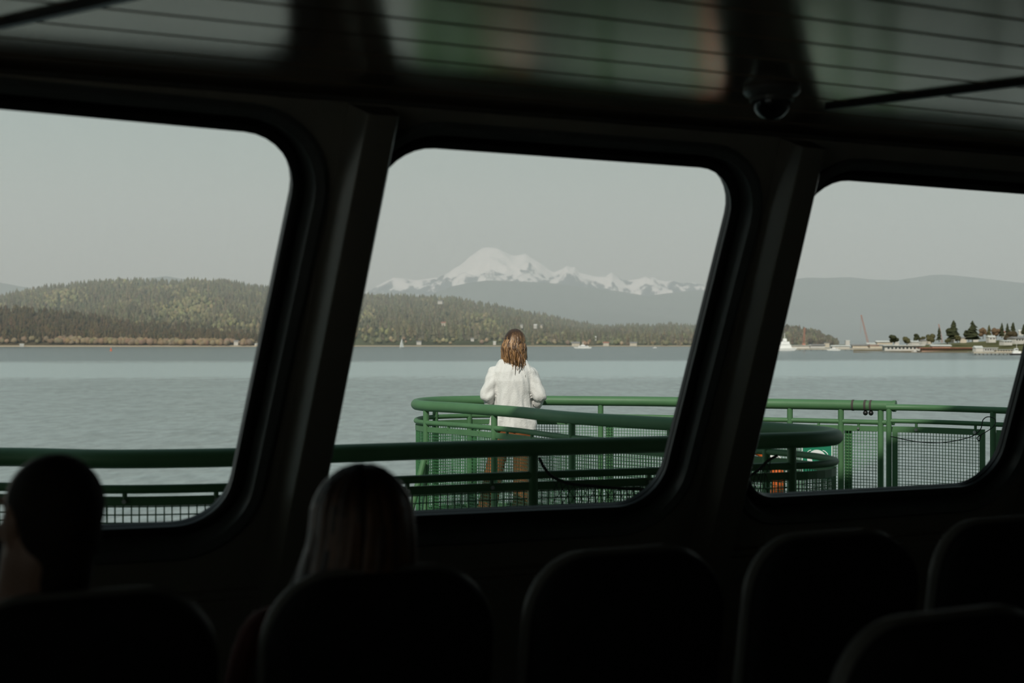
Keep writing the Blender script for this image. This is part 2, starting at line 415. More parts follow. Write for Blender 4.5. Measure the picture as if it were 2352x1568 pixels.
def uv_panel(outer, holes, w0, w1, place=wp):
    cu = bpy.data.curves.new('tmp', 'CURVE'); cu.dimensions = '2D'; cu.fill_mode = 'BOTH'; cu.extrude = .5
    for poly in [outer]+holes:
        sp = cu.splines.new('POLY'); sp.points.add(len(poly)-1); sp.use_cyclic_u = True
        for k, (a, b) in enumerate(poly): sp.points[k].co = (a, b, 0, 1)
    t = bpy.data.objects.new('tmp', cu); COL.objects.link(t)
    dg = bpy.context.evaluated_depsgraph_get(); me = bpy.data.meshes.new_from_object(t.evaluated_get(dg))
    bpy.data.objects.remove(t); mb = M()
    mb.v = [tuple(place(v.co.x, v.co.y, w0+(w1-w0)*(v.co.z+.5))) for v in me.vertices]; mb.f = [tuple(p.vertices) for p in me.polygons]
    return mb

VB, VT = -Z0*QL, HC*QL
wall = obj('wall_front', uv_panel([(U0, VB), (U1, VB), (U1, VT), (U0, VT)], [rquad(q, RC, .075) for q in QUADS], -.06, .03), MT['panel'])
tag(wall, 'dark raked cabin wall pierced by rounded windows', 'wall', kind='structure')
MGLASS = glass_mat()
WLAB = ['rounded window in front of the close-cropped passenger', 'rounded middle window framing the snowy mountain', 'rounded window looking onto the harbour town', 'rounded window past the close-cropped passenger', 'rounded window past the harbour view']
for nm, q, lab in zip(WINDOW_NAMES, QUADS, WLAB):
    c = wp(sum(a for a, _ in q)/4, q[2][1])
    t = thing(nm, c, lab, 'window', kind='structure')
    ring = lambda off, w: [wp(u, v, w) for u, v in rquad(q, RC, off)]
    obj('frame', M().ringloop([ring(.035, .02), ring(.045, -.030), ring(.055, -.068), ring(.085, -.078), ring(.100, -.068), ring(.100, -.055), ring(.078, -.05), ring(.078, .02)]), MT['frame'], t, 50)
    obj('gasket', M().ringloop([ring(-.004, .004), ring(-.006, -.014), ring(.006, -.026), ring(.022, -.026), ring(.030, -.012), ring(.036, .004)]), MT['rubber'], t, 50)
    obj('outer_gasket', M().ringloop([ring(-.002, .012), ring(.0, .034), ring(.05, .040), ring(.09, .034), ring(.09, .030), ring(.036, .012)]), MT['rubber'], t, 50)
    pane = M().loft([ring(.015, .005), ring(.015, .011)]); obj('pane', pane, MGLASS, t)

# ribs between the windows
def rib(name, right, left, depth, label):
    (r0, r1), (l0, l1) = right, left
    R0, R1, L0, L1 = wuv(*r0, -depth), wuv(*r1, -depth), wuv(*l0, -depth), wuv(*l1, -depth)
    ext = lambda A, B, v: A[0]+(B[0]-A[0])*(v-A[1])/(B[1]-A[1])
    va, vb = VB+.02, VT-.005; rings = []
    for v in np.linspace(va, vb, 12):
        a, b = ext(L0, L1, v), ext(R0, R1, v); e_ = .008
        rings.append([wp(a-.03, v, -.058), wp(a-.004, v, -depth+e_*1.6), wp(a, v, -depth+e_*.5), wp(a+e_, v, -depth), wp(b-e_, v, -depth), wp(b, v, -depth+e_), wp(b+.004, v, -.058)])
    o = obj(name, M().loft(rings), MT['rib'], smooth=30); tag(o, label, 'pillar', kind='structure'); return o
rib('trim_1', ((885, 440), (775, 1000)), ((812, 440), (702, 1000)), .17, 'slanted wall rib left of the mountain window')
rib('trim_2', ((1872, 460), (1750, 990)), ((1818, 460), (1693, 990)), .17, 'slanted wall rib beside the harbour window')
def rib_uv(name, ut, ub, label):
    rings = []
    for v in np.linspace(VB+.02, VT-.005, 12):
        a = ub+(ut-ub)*(v+.7)/1.4
        rings.append([wp(a-.03, v, -.058), wp(a-.004, v, -.157), wp(a, v, -.166), wp(a+.008, v, -.17), wp(a+.08, v, -.17), wp(a+.088, v, -.162), wp(a+.092, v, -.058)])
    tag(obj(name, M().loft(rings), MT['rib'], smooth=30), label, 'pillar', kind='structure')
rib_uv('trim_3', -2.62, -2.72, 'slanted wall rib behind the close-cropped passenger')
rib_uv('trim_4', 2.70, 2.82, 'slanted wall rib past the harbour window')
# ledges under the windows
lm = M()
for v0, v1, w in ((-1.00, -.955, -.10), (-.955, -.93, -.085)):
    lm.loft([[wp(u, v0, -.05), wp(u, v0, w), wp(u, v1, w), wp(u, v1, -.05)] for u in (U0+.02, U1-.02)])
tag(obj('trim_5', lm, MT['panel']), 'dark ledge running under the windows', 'ledge', kind='structure')

# the rest of the cabin shell
def slab(name, u0, u1, i0, i1, z0, z1, m_, label, cat):
    c = [room(u0, i0, 0), room(u1, i0, 0), room(u1, i1, 0), room(u0, i1, 0)]
    return tag(obj(name, M().prism([(p.x, p.y) for p in c], z0, z1), m_), label, cat, kind='structure')
IW = lambda z: (z-Z0)*LEAN      # how far inside the wall line the raked wall stands at height z
slab('floor', U0-.1, U1+.1, -1.0, INN, -.06, 0.0, MT['floor'], 'pale cabin floor', 'floor')
def side_wall(name, u0, u1, label):
    pr = [(IW(0)-.02, 0), (IW(ZC)-.02, ZC+.1), (INN, ZC+.1), (INN, 0)]
    tag(obj(name, M().loft([[room(u, i, z) for i, z in pr] for u in (u0, u1)]), MT['dark']), label, 'wall', kind='structure')
lw_m = uv_panel([(IW(0)-.02, 0), (INN, 0), (INN, ZC+.1), (IW(ZC)-.02, ZC+.1)], [rquad([(a, 2.18), (a+1.7, 2.18), (a+1.7, .98), (a, .98)], .18) for a in (2.9, 5.3)], 0, 1, lambda x, y, w: room(U0-.1+.1*w, x, y))
tag(obj('wall_left', lw_m, MT['dark']), 'pale side wall of the cabin with windows added for daylight', 'wall', kind='structure')
for k_, a in enumerate((2.9, 5.3)):  # unseen side windows added to brighten the cabin with daylight
    t = thing('window_%d' % (6+k_), room(U0-.05, a+.85, .98), 'added side window %s the cabin' % ('halfway along', 'at the back of')[k_], 'window', kind='structure')
    ring = lambda off, du: [room(U0-.05+du, x, y) for x, y in rquad([(a, 2.18), (a+1.7, 2.18), (a+1.7, .98), (a, .98)], .18, off)]
    obj('gasket', M().ringloop([ring(-.015, -.03), ring(-.015, .03), ring(.03, .065), ring(.03, -.065)]), MT['rubber'], t)
    obj('pane', M().loft([ring(.005, -.003), ring(.005, .003)]), MGLASS, t)
slab('added_side_overhang', U0-2.6, U0-.2, -2.2, INN+.2, 2.98, 3.22, MT['hull'], 'unseen overhang added to keep sun off the side windows', 'roof')  # unseen slab added to stop sun streaming in through the side windows
side_wall('wall_right', U1, U1+.1, 'pale far side wall of the cabin')
slab('wall_back', U0-.1, U1+.1, INN, INN+.1, 0, ZC+.1, MT['dark'], 'pale back wall of the cabin', 'wall')
ceil = slab('ceiling', U0-.1, U1+.1, IW(ZC)-.06, INN, ZC+.03, ZC+.10, MT['gap'], 'dark glossy planked cabin ceiling', 'ceiling')
PW, PG = .222, .013
pm = None; k = 0; i0 = IW(ZC)+.0
while i0 < INN-.1:
    a, b = i0+PG/2, min(i0+PW-PG/2, INN-.01); i0 += PW; bv = .004
    rings = []
    for u in (U0+.005, U1-.005):
        rings.append([room(u, a, ZC+.029), room(u, a, ZC+bv), room(u, a+bv, ZC), room(u, b-bv, ZC), room(u, b, ZC+bv), room(u, b, ZC+.029)])
    obj('plank', M().loft(rings), MT['plank'], ceil)
# thin strips crossing the planks
def strip(name, a, b, label):
    A, B = P(*a, HC*F/(783-a[1])), P(*b, HC*F/(783-b[1])); d = (B-A).normalized(); A -= d*.05; B += d*1.2
    s = Vector((-d.y, d.x, 0))*.012; q = M().loft([[A-s, A+s, A+s-Vector((0, 0, .014)), A-s-Vector((0, 0, .014))], [B-s, B+s, B+s-Vector((0, 0, .014)), B-s-Vector((0, 0, .014))]])
    tag(obj(name, q, MT['rubber']), label, 'strip', kind='structure')
strip('trim_6', (1930, 238), (2352, 185), 'thin dark strip crossing the ceiling planks by the camera')
strip('trim_7', (20, 47), (180, 11), 'thin dark strip crossing the ceiling planks at left')

# upper works over the cabin: they shade the near deck
slab('added_overhang', U0-.19, U1+.2, -2.2, .42, 2.98, 3.22, MT['hull'], 'unseen overhang added to shade the outer walkway', 'roof')  # unseen slab added to darken the near rail and window wall
slab('roof', U0-.2, U1+.2, IW(ZC)-.05, INN+.2, ZC+.11, ZC+.45, MT['white'], 'white cabin roof', 'roof')
ZW = 6.65; a11 = math.radians(10.8)
sh_pt = Vector((.08, 11.1)); sh_h = (ZW-1.07)/math.tan(SUN_EL); e0 = sh_pt - SUN_H.normalized()*sh_h
ed = Vector((math.cos(a11), math.sin(a11))); en = Vector((ed.y, -ed.x))
pp = [e0-ed*6.5, e0+ed*9, e0+ed*9+en*7, e0-ed*6.5+en*7]
tag(obj('upper_deck', M().prism([(p.x, p.y) for p in pp], 3.7, ZW), MT['white']), 'white upper deck house above the cabin', 'deck house', kind='structure')
pc = [e0-ed*3+en*1.5, e0+ed*5+en*1.5, e0+ed*5+en*5, e0-ed*3+en*5]
tag(obj('deck_house_support', M().prism([(p.x, p.y) for p in pc], ZC+.44, 3.72), MT['white']), 'white casing carrying the upper deck house', 'casing', kind='structure')

# ------------------------------------------------------------------ railing paths
RA = [(-5.2, 6.2), (-3.6, 6.75), (-2.44, 6.78), (-1.88, 6.66), (-1.29, 6.76), (-.85, 6.98), (-.17, 7.27), (.75, 7.60), (1.355, 7.85), (1.70, 7.99), (1.87, 8.22), (1.82, 8.60), (1.554, 9.0),
      (.952, 9.6), (.427, 10.25), (.082, 11.0), (-.143, 11.36), (-.50, 11.85), (-.73, 12.12), (-.835, 12.40), (-.82, 12.80), (-.66, 13.10), (-.31, 13.28), (.10, 13.30), (.49, 13.22), (1.29, 13.04), (2.03, 12.68), (2.353, 12.56), (2.75, 12.38), (3.26, 12.12)]
path = Path(RA)
def s_near(x, y): return min(np.linspace(0, path.L, 2500), key=lambda q: (path.at(q)-Vector((x, y, 0))).length)
SA0, SA1 = 0.0, s_near(1.87, 8.22); SB1 = s_near(-.835, 12.40); SC1 = path.L
ZR, ZM, ZF = Z0-.55, Z0-.55-.142, Z0-.55-.198
rail = thing('deck_railing', (0.4, 10, 0), 'long green tube railing looping around the open foredeck, wire mesh below', 'railing')
secs = ((SA0, SA1), (SA1, SB1), (SB1, SC1))
for a, b in secs:
    obj('top_rail', M().tube(path.pts(a, b, ZR), .045, 16), MT['green'], rail, 40)
    obj('middle_rail', M().tube(path.pts(a, b, ZM), .021, 12), MT['green'], rail, 40)
    fb = M(); pts = path.pts(a, b, 0)
    rr = []
    for q in np.linspace(a, b, len(pts)):
        rr.append([path.at(q, ZF-.022, -.006), path.at(q, ZF-.022, .006), path.at(q, ZF+.022, .006), path.at(q, ZF+.022, -.006)])
    obj('mesh_frame_bar', fb.loft(rr), MT['green'], rail)
    rr = []
    for q in np.linspace(a, b, len(pts)):
        rr.append([path.at(q, .06, -.006), path.at(q, .06, .006), path.at(q, .11, .006), path.at(q, .11, -.006)])
    obj('mesh_frame_bar', M().loft(rr), MT['green'], rail)
sA = lambda px: path.s_at_px(px, s_near(-2.9, 6.8), SA1)
sB = lambda px: path.s_at_px(px, SA1+.25, SB1-.1)
sC = lambda px: path.s_at_px(px, SB1+.25, SC1)
posts = [.3, sA(-60), sA(640), sA(1225), sA(1819), sB(1760), sB(1540), sB(1314), sB(1135), sB(979), sC(1000), sC(1078), sC(1380), sC(1600), sC(1815), sC(1932), sC(2022)]
for i, q in enumerate(posts):
    w = .026
    o = obj('post', M().tube([path.at(q, 0.0), path.at(q, ZR-.03)], w, 12), MT['green'], rail, 40)
    obj('base_plate', M().lathe(path.at(q, 0.0), [(.001, 0), (.06, 0), (.06, .012), (.001, .012)], 12), MT['green'], o)
# deeper box stanchions that stand beside some posts
for q in (sC(1398), sC(1945), sC(1090)):
    p = path.at(q, 0, .05); obj('stanchion', M().box((p.x, p.y, ZF/2+.02), (.06, .04, ZF), math.atan2(path.tan(q).y, path.tan(q).x)), MT['green'], rail)
# short brackets between middle rail and mesh frame, each with a bolt
marks = [sA(285), sA(495), sA(935), sA(1130), sA(1490), sB(1030), sB(1100), sB(1165), sB(1222), sB(1280), sB(1420), sC(1160), sC(1300), sC(1530), sC(1880), sC(1972), sC(1725), sA(60)]
for q in marks:
    br = obj('bracket', M().tube([path.at(q, ZF+.01), path.at(q, ZM)], .012, 8), MT['green'], rail, 40)
    p = path.at(q, ZF, -.008); obj('bolt', M().tube([p, p+(path.at(q, ZF, -.02)-p)], .011, 6), MT['galv'], br)
# wire mesh, one panel between each two posts
def wires(s0, s1, pitch, r, z0, z1, pth=path):
    mb = M(); n = max(1, int((s1-s0)/pitch)); ring4 = [(-1, -1), (1, -1), (1, 1), (-1, 1)]
    for k in range(n+1):
        q = s0+(s1-s0)*(k+.5)/(n+1); t = pth.tan(q); c = pth.at(q); o_ = Vector((-t.y, t.x, 0)); wob = random.uniform(-.0012, .0012)
        vv = [c+t*(a*r+wob)+o_*(b*r)+Vector((0, 0, z)) for z in (z0, z1) for a, b in ring4]
        mb.add(vv, [(i, (i+1) % 4, (i+1) % 4+4, i+4) for i in range(4)])
    m_ = int((z1-z0)/pitch); seg = max(2, int((s1-s0)/.12)+1)
    for k in range(m_+1):
        z = z1-pitch*(k+.3); rings = []
        for j in range(seg):
            q = s0+(s1-s0)*j/(seg-1); t = pth.tan(q); c = pth.at(q); o_ = Vector((-t.y, t.x, 0))
            rings.append([c+o_*(a*r)+Vector((0, 0, z+b*r)) for a, b in ring4])
        mb.loft(rings, cap=False)
    return mb
cuts = sorted(posts)
for a, b in zip(cuts, cuts[1:]):
    if b-a < .08: continue
    near = b < SA1+.1
    tag(obj('mesh_panel', wires(a+.03, b-.03, .038 if near else .026, .0030 if near else .0023, .10, ZF-.015), MT['mesh'], rail), kind='stuff')
# slanting brace at the loop's outer end, end cap ring and clamps on the straight run
obj('brace', M().tube([P(974, 1055, 12.03), P(938, 1195, 11.95)], .026, 12), MT['green'], rail, 40)
qe = path.at(SC1, ZR); te = path.tan(SC1)
obj('end_cap', M().tube([qe-te*.015, qe+te*.012], .049, 16), MT['green'], rail, 40)
for px in (1960, 1988, 2000):
    q = sC(px); c = path.at(q, ZR); t = path.tan(q)
    cl = M(); nn = Vector((-t.y, t.x, 0)); n_ = 16
    obj('clamp', M().tube([c-t*.009, c+t*.009], .048, 16), MT['piling'], rail, 40)
    if px > 1970: obj('knob', M().ellipsoid(c+Vector((0, 0, -.064)), (.022, .022, .022), None, 10, 8), MT['rubber'], rail, 60)

# gate section at right
gp = Path([(3.165, 12.02), (3.50, 11.86), (3.96, 11.45), (4.5, 10.85), (5.0, 10.3)])
gate = thing('railing_gate', (3.9, 11.5, 0), 'straight green railing section hung with wire mesh at the harbour side', 'railing')
gz = Z0-.555
obj('top_rail', M().tube(gp.pts(0, gp.L, gz), .027, 14), MT['green'], gate, 40)
obj('middle_rail', M().tube(gp.pts(0, gp.L, gz-.115), .019, 12), MT['green'], gate, 40)
gs = [(0.02), gp.s_at_px(2281, 0, gp.L), gp.L-.6]
for q in gs:
    o = obj('post', M().tube([gp.at(q, 0), gp.at(q, gz-.01)], .024, 12), MT['green'], gate, 40)
    obj('base_plate', M().lathe(gp.at(q, 0.0), [(.001, 0), (.06, 0), (.06, .012), (.001, .012)], 12), MT['green'], o)
for a, b in zip(gs, gs[1:]):
    a2, b2 = a+.03, b-.07
    for z in (gz-.185, .09):
        obj('mesh_frame_bar', M().loft([[gp.at(q, z-.025, -.006), gp.at(q, z-.025, .006), gp.at(q, z+.025, .006), gp.at(q, z+.025, -.006)] for q in np.linspace(a2, b2, 8)]), MT['green'], gate)
    for q in (a2+.02, b2-.02):
        t = gp.tan(q); p = gp.at(q); obj('mesh_frame_bar', M().box((p.x, p.y, (gz-.185+.09)/2), (.045, .012, gz-.27), math.atan2(t.y, t.x)), MT['green'], gate)
    tag(obj('mesh_panel', wires(a2+.04, b2-.04, .0258, .0021, .11, gz-.2, gp), MT['mesh'], gate), kind='stuff')
    for q in (a2+(b2-a2)*.25, b2-.08):
        br = obj('bracket', M().tube([gp.at(q, gz-.17), gp.at(q, gz-.115)], .012, 8), MT['green'], gate, 40)
        p = gp.at(q, gz-.185, .012); obj('bolt', M().tube([gp.at(q, gz-.185, -.008), gp.at(q, gz-.185, -.02)], .014, 8), MT['galv'], br)
# slack line tied to the gate
rl = catmull([P(2050, 1000, 11.9), P(2110, 1012, 11.75), P(2170, 1014, 11.6), P(2230, 1002, 11.42), P(2255, 985, 11.36), P(2262, 962, 11.34), P(2275, 955, 11.32), P(2290, 962, 11.3), P(2285, 978, 11.3), P(2258, 996, 11.35), P(2248, 1003, 11.36), P(2253, 1010, 11.36), P(2258, 994, 11.35)], 8)
tag(obj('tie_line', M().tube([p+Vector((-.03, -.05, 0)) for p in rl], .004, 6), MT['rope'], smooth=40), 'thin dark line slung slackly across the mesh gate', 'rope')

# deck plates and hull below
fork = path.pts(SA1, SC1, 0, 0, .15)
poly = [(p.x, p.y) for p in path.pts(SA0, SA1, 0, .06, .15)] + [(p.x, p.y) for p in path.pts(SA1, SC1, 0, .06, .15)] + [(p.x, p.y) for p in gp.pts(0, gp.L, 0, .06, .3)] + [(8.6, 9.9), (6.6, 9.0)]
wl0, wl1 = room(U0-.1, -.95, 0), room(U1+.1, -.95, 0)
poly += [(wl1.x, wl1.y), (wl0.x, wl0.y)]
# the bay between the near rail and the fork is open: outline follows the rail loop
tag(obj('outer_deck', uv_panel([(0, 0), (1, 0), (1, 1)], [], 0, 1) if False else M().prism(poly, -.30, -.001), MT['deck']), 'green painted outer deck behind the railings', 'deck', kind='structure')
hp = [(-9, 4.5), (-3, 13), (-.4, 17.5), (3.5, 18), (9, 14), (14, 6), (14, -12), (-9, -12)]
tag(obj('hull', M().prism(hp, -10.8, -5.2), MT['hull']), 'dark green ferry hull under the deck', 'hull', kind='structure')
hc_ = [(-2.0, 3.0), (5.5, 6.2), (6.5, -8), (-5, -8)]
tag(obj('lower_deck_house', M().prism(hc_, -5.25, -.31), MT['white']), 'white lower deck house below the cabin', 'deck house', kind='structure')
tag(obj('fork_support', M().prism([(1.0, 10.6), (3.2, 10.2), (3.4, 11.7), (.2, 12.8), (-.3, 12.3)], -5.25, -.29), MT['white']), 'white casing under the foredeck', 'casing', kind='structure')

# ------------------------------------------------------------------ things on the outer deck
# life ring hung inside the far rail
lc = Vector((2.025, 12.50, .40)); ln = Vector((.37, .93, 0)).normalized(); lx = Vector((ln.y, -ln.x, 0)); lz = Vector((0, 0, 1))
lr = thing('life_ring', (lc.x, lc.y, 0.02), 'orange life ring with white bands hung inside the far railing', 'life ring')
def arc_tube(c, R, r, a0, a1, n=40, m_=14):
    mb = M(); pts = [c+lx*R*math.cos(a)+lz*R*math.sin(a) for a in np.linspace(a0, a1, n)]; return mb.tube(pts, r, m_, caps=True)
obj('ring', arc_tube(lc, .315, .058, 0, 2*PI*.9995, 64), MT['orange'], lr, 60)
for a in (.72, 2.3, 3.9, 5.4): obj('white_band', arc_tube(lc, .315, .0595, a-.15, a+.15, 8), MT['tape'], lr, 60)
gl = []
for k in range(4):
    for t in np.linspace(0, 1, 12)[:-1]:
        a = .72+PI/2*(k+t); gl.append(lc+lx*(.385+.02*math.sin(PI*t))*math.cos(a)+lz*(.385+.02*math.sin(PI*t))*math.sin(a))
obj('grab_line', M().tube(gl+[gl[0]], .006, 6), MT['tape'], lr, 60)
hk = M().box(lc+ln*.03+lz*.38, (.03, .06, .06)); obj('hook', hk.box(lc+ln*.05+lz*.30, (.04, .02, .14)), MT['galv'], lr)

# life ring sign
sc_ = P(1877, 1058, 12.28); sq = sC(1877); stn = path.tan(sq); sx = -stn if stn.x < 0 else stn; sn = Vector((sx.y, -sx.x, 0)); sn = sn if sn.y < 0 else -sn
sg = thing('life_ring_sign', (sc_.x, sc_.y, .2), 'square green sign with a white life ring symbol on the far railing', 'sign')
def spoly(pts, d0, d1): return M().loft([[sc_+sx*a+lz*b+sn*d for a, b in pts] for d in (d0, d1)])
S = .132
def rr2(h, w, r): return rquad([(-w, h), (w, h), (w, -h), (-w, -h)], r, 0, 5)
obj('board', spoly(rr2(S*1.18, S, .012), 0, .006), MT['swhite'], sg); obj('green_field', spoly(rr2(S*1.12, S*.94, .01), .006, .0075), MT['sgreen'], sg)
def flat_ring(r0, r1, d, cz=.015):
    n_ = 32; A = [sc_+sx*(r1*math.cos(2*PI*k/n_))+lz*(cz+r1*math.sin(2*PI*k/n_)) for k in range(n_)]; B = [sc_+sx*(r0*math.cos(2*PI*k/n_))+lz*(cz+r0*math.sin(2*PI*k/n_)) for k in range(n_)]
    return M().ringloop([[p+sn*.0075 for p in A], [p+sn*d for p in A], [p+sn*d for p in B], [p+sn*.0075 for p in B]])
obj('ring_symbol', flat_ring(.042, .085, .009), MT['swhite'], sg)
for s_ in (-1, 1):
    for t_ in (-1, 1):
        rp_ = M().tube([sc_+sx*(s_*(.05+.035*k))+lz*(.015+t_*(.08-.02*k*k))+sn*.009 for k in (0, .5, 1, 1.3)], .004, 5)
        obj('rope_symbol', rp_, MT['swhite'], sg)

# safety net hung along the near rail
net = thing('safety_net', (.6, 7.3, .3), 'sagging dark rope net tied along the near railing', 'net')
def near_rail(px, py):
    q = sA(px); p = path.at(q, 0, -.075); return Vector((p.x, p.y, Z0+(783-py)/F*p.y))
rope_px = [(1226, 1050), (1240, 1075), (1262, 1096), (1300, 1110), (1350, 1115), (1420, 1121), (1500, 1122), (1580, 1120), (1660, 1110), (1715, 1085), (1745, 1058), (1770, 1045)]
rope = catmull([near_rail(*p) for p in rope_px], 8)
obj('rope', M().tube(rope, .008, 8), MT['rope'], net, 60)
nw = M(); rl_ = [0]
for a, b in zip(rope, rope[1:]): rl_.append(rl_[-1]+(b-a).length)
def rope_at(s):
    s = min(max(s, 0), rl_[-1]-1e-6); i = int(np.searchsorted(rl_, s, side='right')-1); return rope[i].lerp(rope[i+1], (s-rl_[i])/(rl_[i+1]-rl_[i]))
cell = .042; N_ = int(rl_[-1]/cell)
for k in range(N_+8):
    for dr in (-1, 1):
        pts = []
        for j in range(9):
            s = k*cell+dr*j*cell*.5-(cell*2 if dr > 0 else -cell*2)*0
            if s < .12 or s > rl_[-1]-.02: break
            p = rope_at(s); pts.append(p+Vector((random.uniform(-.006, .006), -.012+.01*math.sin(s*9), -j*cell*.85+random.uniform(-.005, .005))))
        if len(pts) > 2: nw.tube(pts, .0020, 4, caps=False)
tag(obj('netting', nw, MT['rope'], net), kind='stuff')

# ------------------------------------------------------------------ people
def hair_locks(c, n, rad, cover, length, drift, colors, seed, r=.011, part=0.0, swing=None, lift=.0, face=PI/2, gap=.95, wave=.012, crown=(.75, 1.52)):
    """locks of hair from the crown over the skull and down; returns shapes and colours"""
    rg = random.Random(seed); mb = M(); cols = []
    c = Vector(c)
    for i in range(n):
        th = rg.uniform(0, 2*PI); d = abs((th-face+PI) % (2*PI)-PI)
        if d < gap: continue
        ph0 = rg.uniform(*crown); pts = []; rs = []
        rx, ry, rz = (q*rg.uniform(.94, 1.05) for q in rad); L = rg.uniform(*length); steps = 12; w = rg.uniform(-1, 1); w2 = rg.uniform(0, 6)
        total = 0; p = None
        for k in range(steps):
            t = k/(steps-1)
            ph = ph0*(1-t*2.3) if t*2.3 < 1 else 0
            if ph > 0:
                q = c+Vector((rx*math.cos(ph)*math.cos(th)+part*(1-t), ry*math.cos(ph)*math.sin(th), rz*math.sin(ph)))
            else:
                tt = (t-1/2.3)/(1-1/2.3)
                out = 1+drift[0]*math.sin(tt*PI/2)-drift[1]*tt*tt
                q = c+Vector((rx*math.cos(th)*out+wave*w*math.sin(tt*5+w2)*tt, ry*math.sin(th)*out+wave*math.cos(tt*5+w2)*tt, -L*tt))
                if swing: q += Vector(swing)*tt*tt
            pts.append(q); rs.append(r*(.75+.5*t if t < .6 else 1.05-(t-.6)*2.1))
        mb.tube(pts, [max(x, .0012) for x in rs], 6, flat=.55)
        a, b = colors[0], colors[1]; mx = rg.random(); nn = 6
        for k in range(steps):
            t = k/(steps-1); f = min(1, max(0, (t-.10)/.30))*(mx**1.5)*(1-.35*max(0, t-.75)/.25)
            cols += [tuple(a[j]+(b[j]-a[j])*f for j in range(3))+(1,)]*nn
    return mb, cols
def hair_obj(name, mb, cols, cap_mb, capcol, m_, parent):
    n1 = len(mb.v); mb.add(cap_mb.v, cap_mb.f); cols = cols+[capcol+(1,)]*len(cap_mb.v)
    org = ORG[parent.name]; me = bpy.data.meshes.new(name); me.from_pydata([tuple(Vector(p)-org) for p in mb.v], [], mb.f)
    ca = me.color_attributes.new('Col', 'FLOAT_COLOR', 'POINT'); ca.data.foreach_set('color', np.array(cols, dtype=np.float32).ravel())
    finish_mesh(me, 0); me.polygons.foreach_set('use_smooth', [True]*len(me.polygons)); me.materials.append(m_)
    o = bpy.data.objects.new(name, me); COL.objects.link(o); o.parent = parent; ORG[o.name] = org; return o

def head(mb, c, fwd, s=1.0, tilt=0.0):
    """skull, jaw, nose, brow, lips, ears around centre c, looking along fwd (horizontal)"""
    f = Vector((fwd[0], fwd[1], 0)).normalized(); r = Vector((f.y, -f.x, 0)); R = Matrix((r, f, Vector((0, 0, 1)))).transposed()
    if tilt: R = Matrix.Rotation(tilt, 3, f) @ R
    c = Vector(c); T = lambda x, y, z: c+R @ Vector((x*s, y*s, z*s)); k = lambda *q: tuple(a*s for a in q)
    mb.ellipsoid(T(0, -.012, .025), k(.075, .096, .092), R); mb.ellipsoid(T(0, .022, -.035), k(.062, .072, .080), R)
    mb.ellipsoid(T(0, .055, -.085), k(.036, .034, .030), R)
    mb.capsule(T(0, .092, .015), T(0, .108, -.025), .011*s, .016*s, 10)
    for a in (-1, 1):
        mb.ellipsoid(T(a*.015, .098, -.030), k(.009, .010, .008), R, 8, 6)
        mb.ellipsoid(T(a*.031, .080, .034), k(.024, .014, .010), R, 10, 6)
        mb.ellipsoid(T(a*.038, .068, -.020), k(.022, .022, .022), R, 10, 6)
        mb.ellipsoid(T(a*.031, .078, .014), k(.013, .010, .010), R, 10, 6)
        mb.ellipsoid(T(a*.079, -.010, .002), k(.011, .021, .033), R, 12, 8); mb.ellipsoid(T(a*.076, -.004, -.024), k(.009, .012, .014), R, 10, 6)
    mb.ellipsoid(T(0, .090, -.056), k(.024, .011, .007), R, 10, 6); mb.ellipsoid(T(0, .088, -.066), k(.020, .011, .007), R, 10, 6)
    return T, R

def hand(mb, wrist, fdir, down, side, curl=.5, s=1.0):
    """palm, four fingers and thumb; fdir along the hand, down = palm normal, side = towards the thumb"""
    f, d, sd_ = (Vector(q).normalized() for q in (fdir, down, side)); w = Vector(wrist)
    for k in range(4):
        o = (1.5-k)*.0195*s; mb.capsule(w+sd_*o*.6+f*.012, w+f*.085*s+sd_*o, .0135*s, .0115*s, 10)
    for k, L in enumerate((.070, .080, .074, .058)):
        b = w+f*.085*s+sd_*(1.5-k)*.0200*s; a = 0; prev = b
        for j, (fr, ang) in enumerate(((.45, curl*.8), (.32, curl), (.23, curl))):
            a += ang; q = prev+(f*math.cos(a)+d*math.sin(a))*L*fr*s; mb.capsule(prev, q, (.0092-.0008*j)*s, (.0086-.0009*j)*s, 8); prev = q
    b = w+f*.022*s+sd_*.030*s; q = b+(f*.6+sd_*.55+d*.5).normalized()*.036*s; q2 = q+(f*.85+d*(.35+curl*.4)).normalized()*.030*s
    mb.capsule(b, q, .0135*s, .0108*s, 10); mb.capsule(q, q2, .0105*s, .0090*s, 10)

def oval(cx, cy, z, rx, ry, n=28, p=2.4):
    out = []
    for k in range(n):
        a = 2*PI*k/n; ca, sa = math.cos(a), math.sin(a)
        out.append((cx+rx*math.copysign(abs(ca)**(2/p), ca), cy+ry*math.copysign(abs(sa)**(2/p), sa), z))
    return out

# --- the woman at the far rail
wx, wy = .010, 12.70
wom = thing('person', (wx, wy, 0), 'person in a cream sweater and brown trousers leaning on the far rail, seen from behind', 'person')
b = M(); hcn = (wx+.012, wy+.075, 1.585); head(b, hcn, (.05, 1))
b.capsule((wx+.01, wy+.055, 1.52), (wx+.005, wy+.02, 1.42), .052, .058)
b.loft([oval(wx, wy, .86, .14, .10), oval(wx, wy-.005, .98, .125, .09), oval(wx, wy, 1.12, .125, .085), oval(wx, wy+.01, 1.28, .145, .095), oval(wx, wy+.02, 1.36, .13, .075), oval(wx, wy+.03, 1.43, .06, .05)])
JL = dict(sh=(wx-.160, wy+.015, 1.355), el=(wx-.222, wy-.035, 1.140), wr=(wx-.205, wy+.335, 1.130)); JR = dict(sh=(wx+.165, wy+.015, 1.355), el=(wx+.228, wy-.03, 1.135), wr=(wx+.245, wy+.335, 1.130))
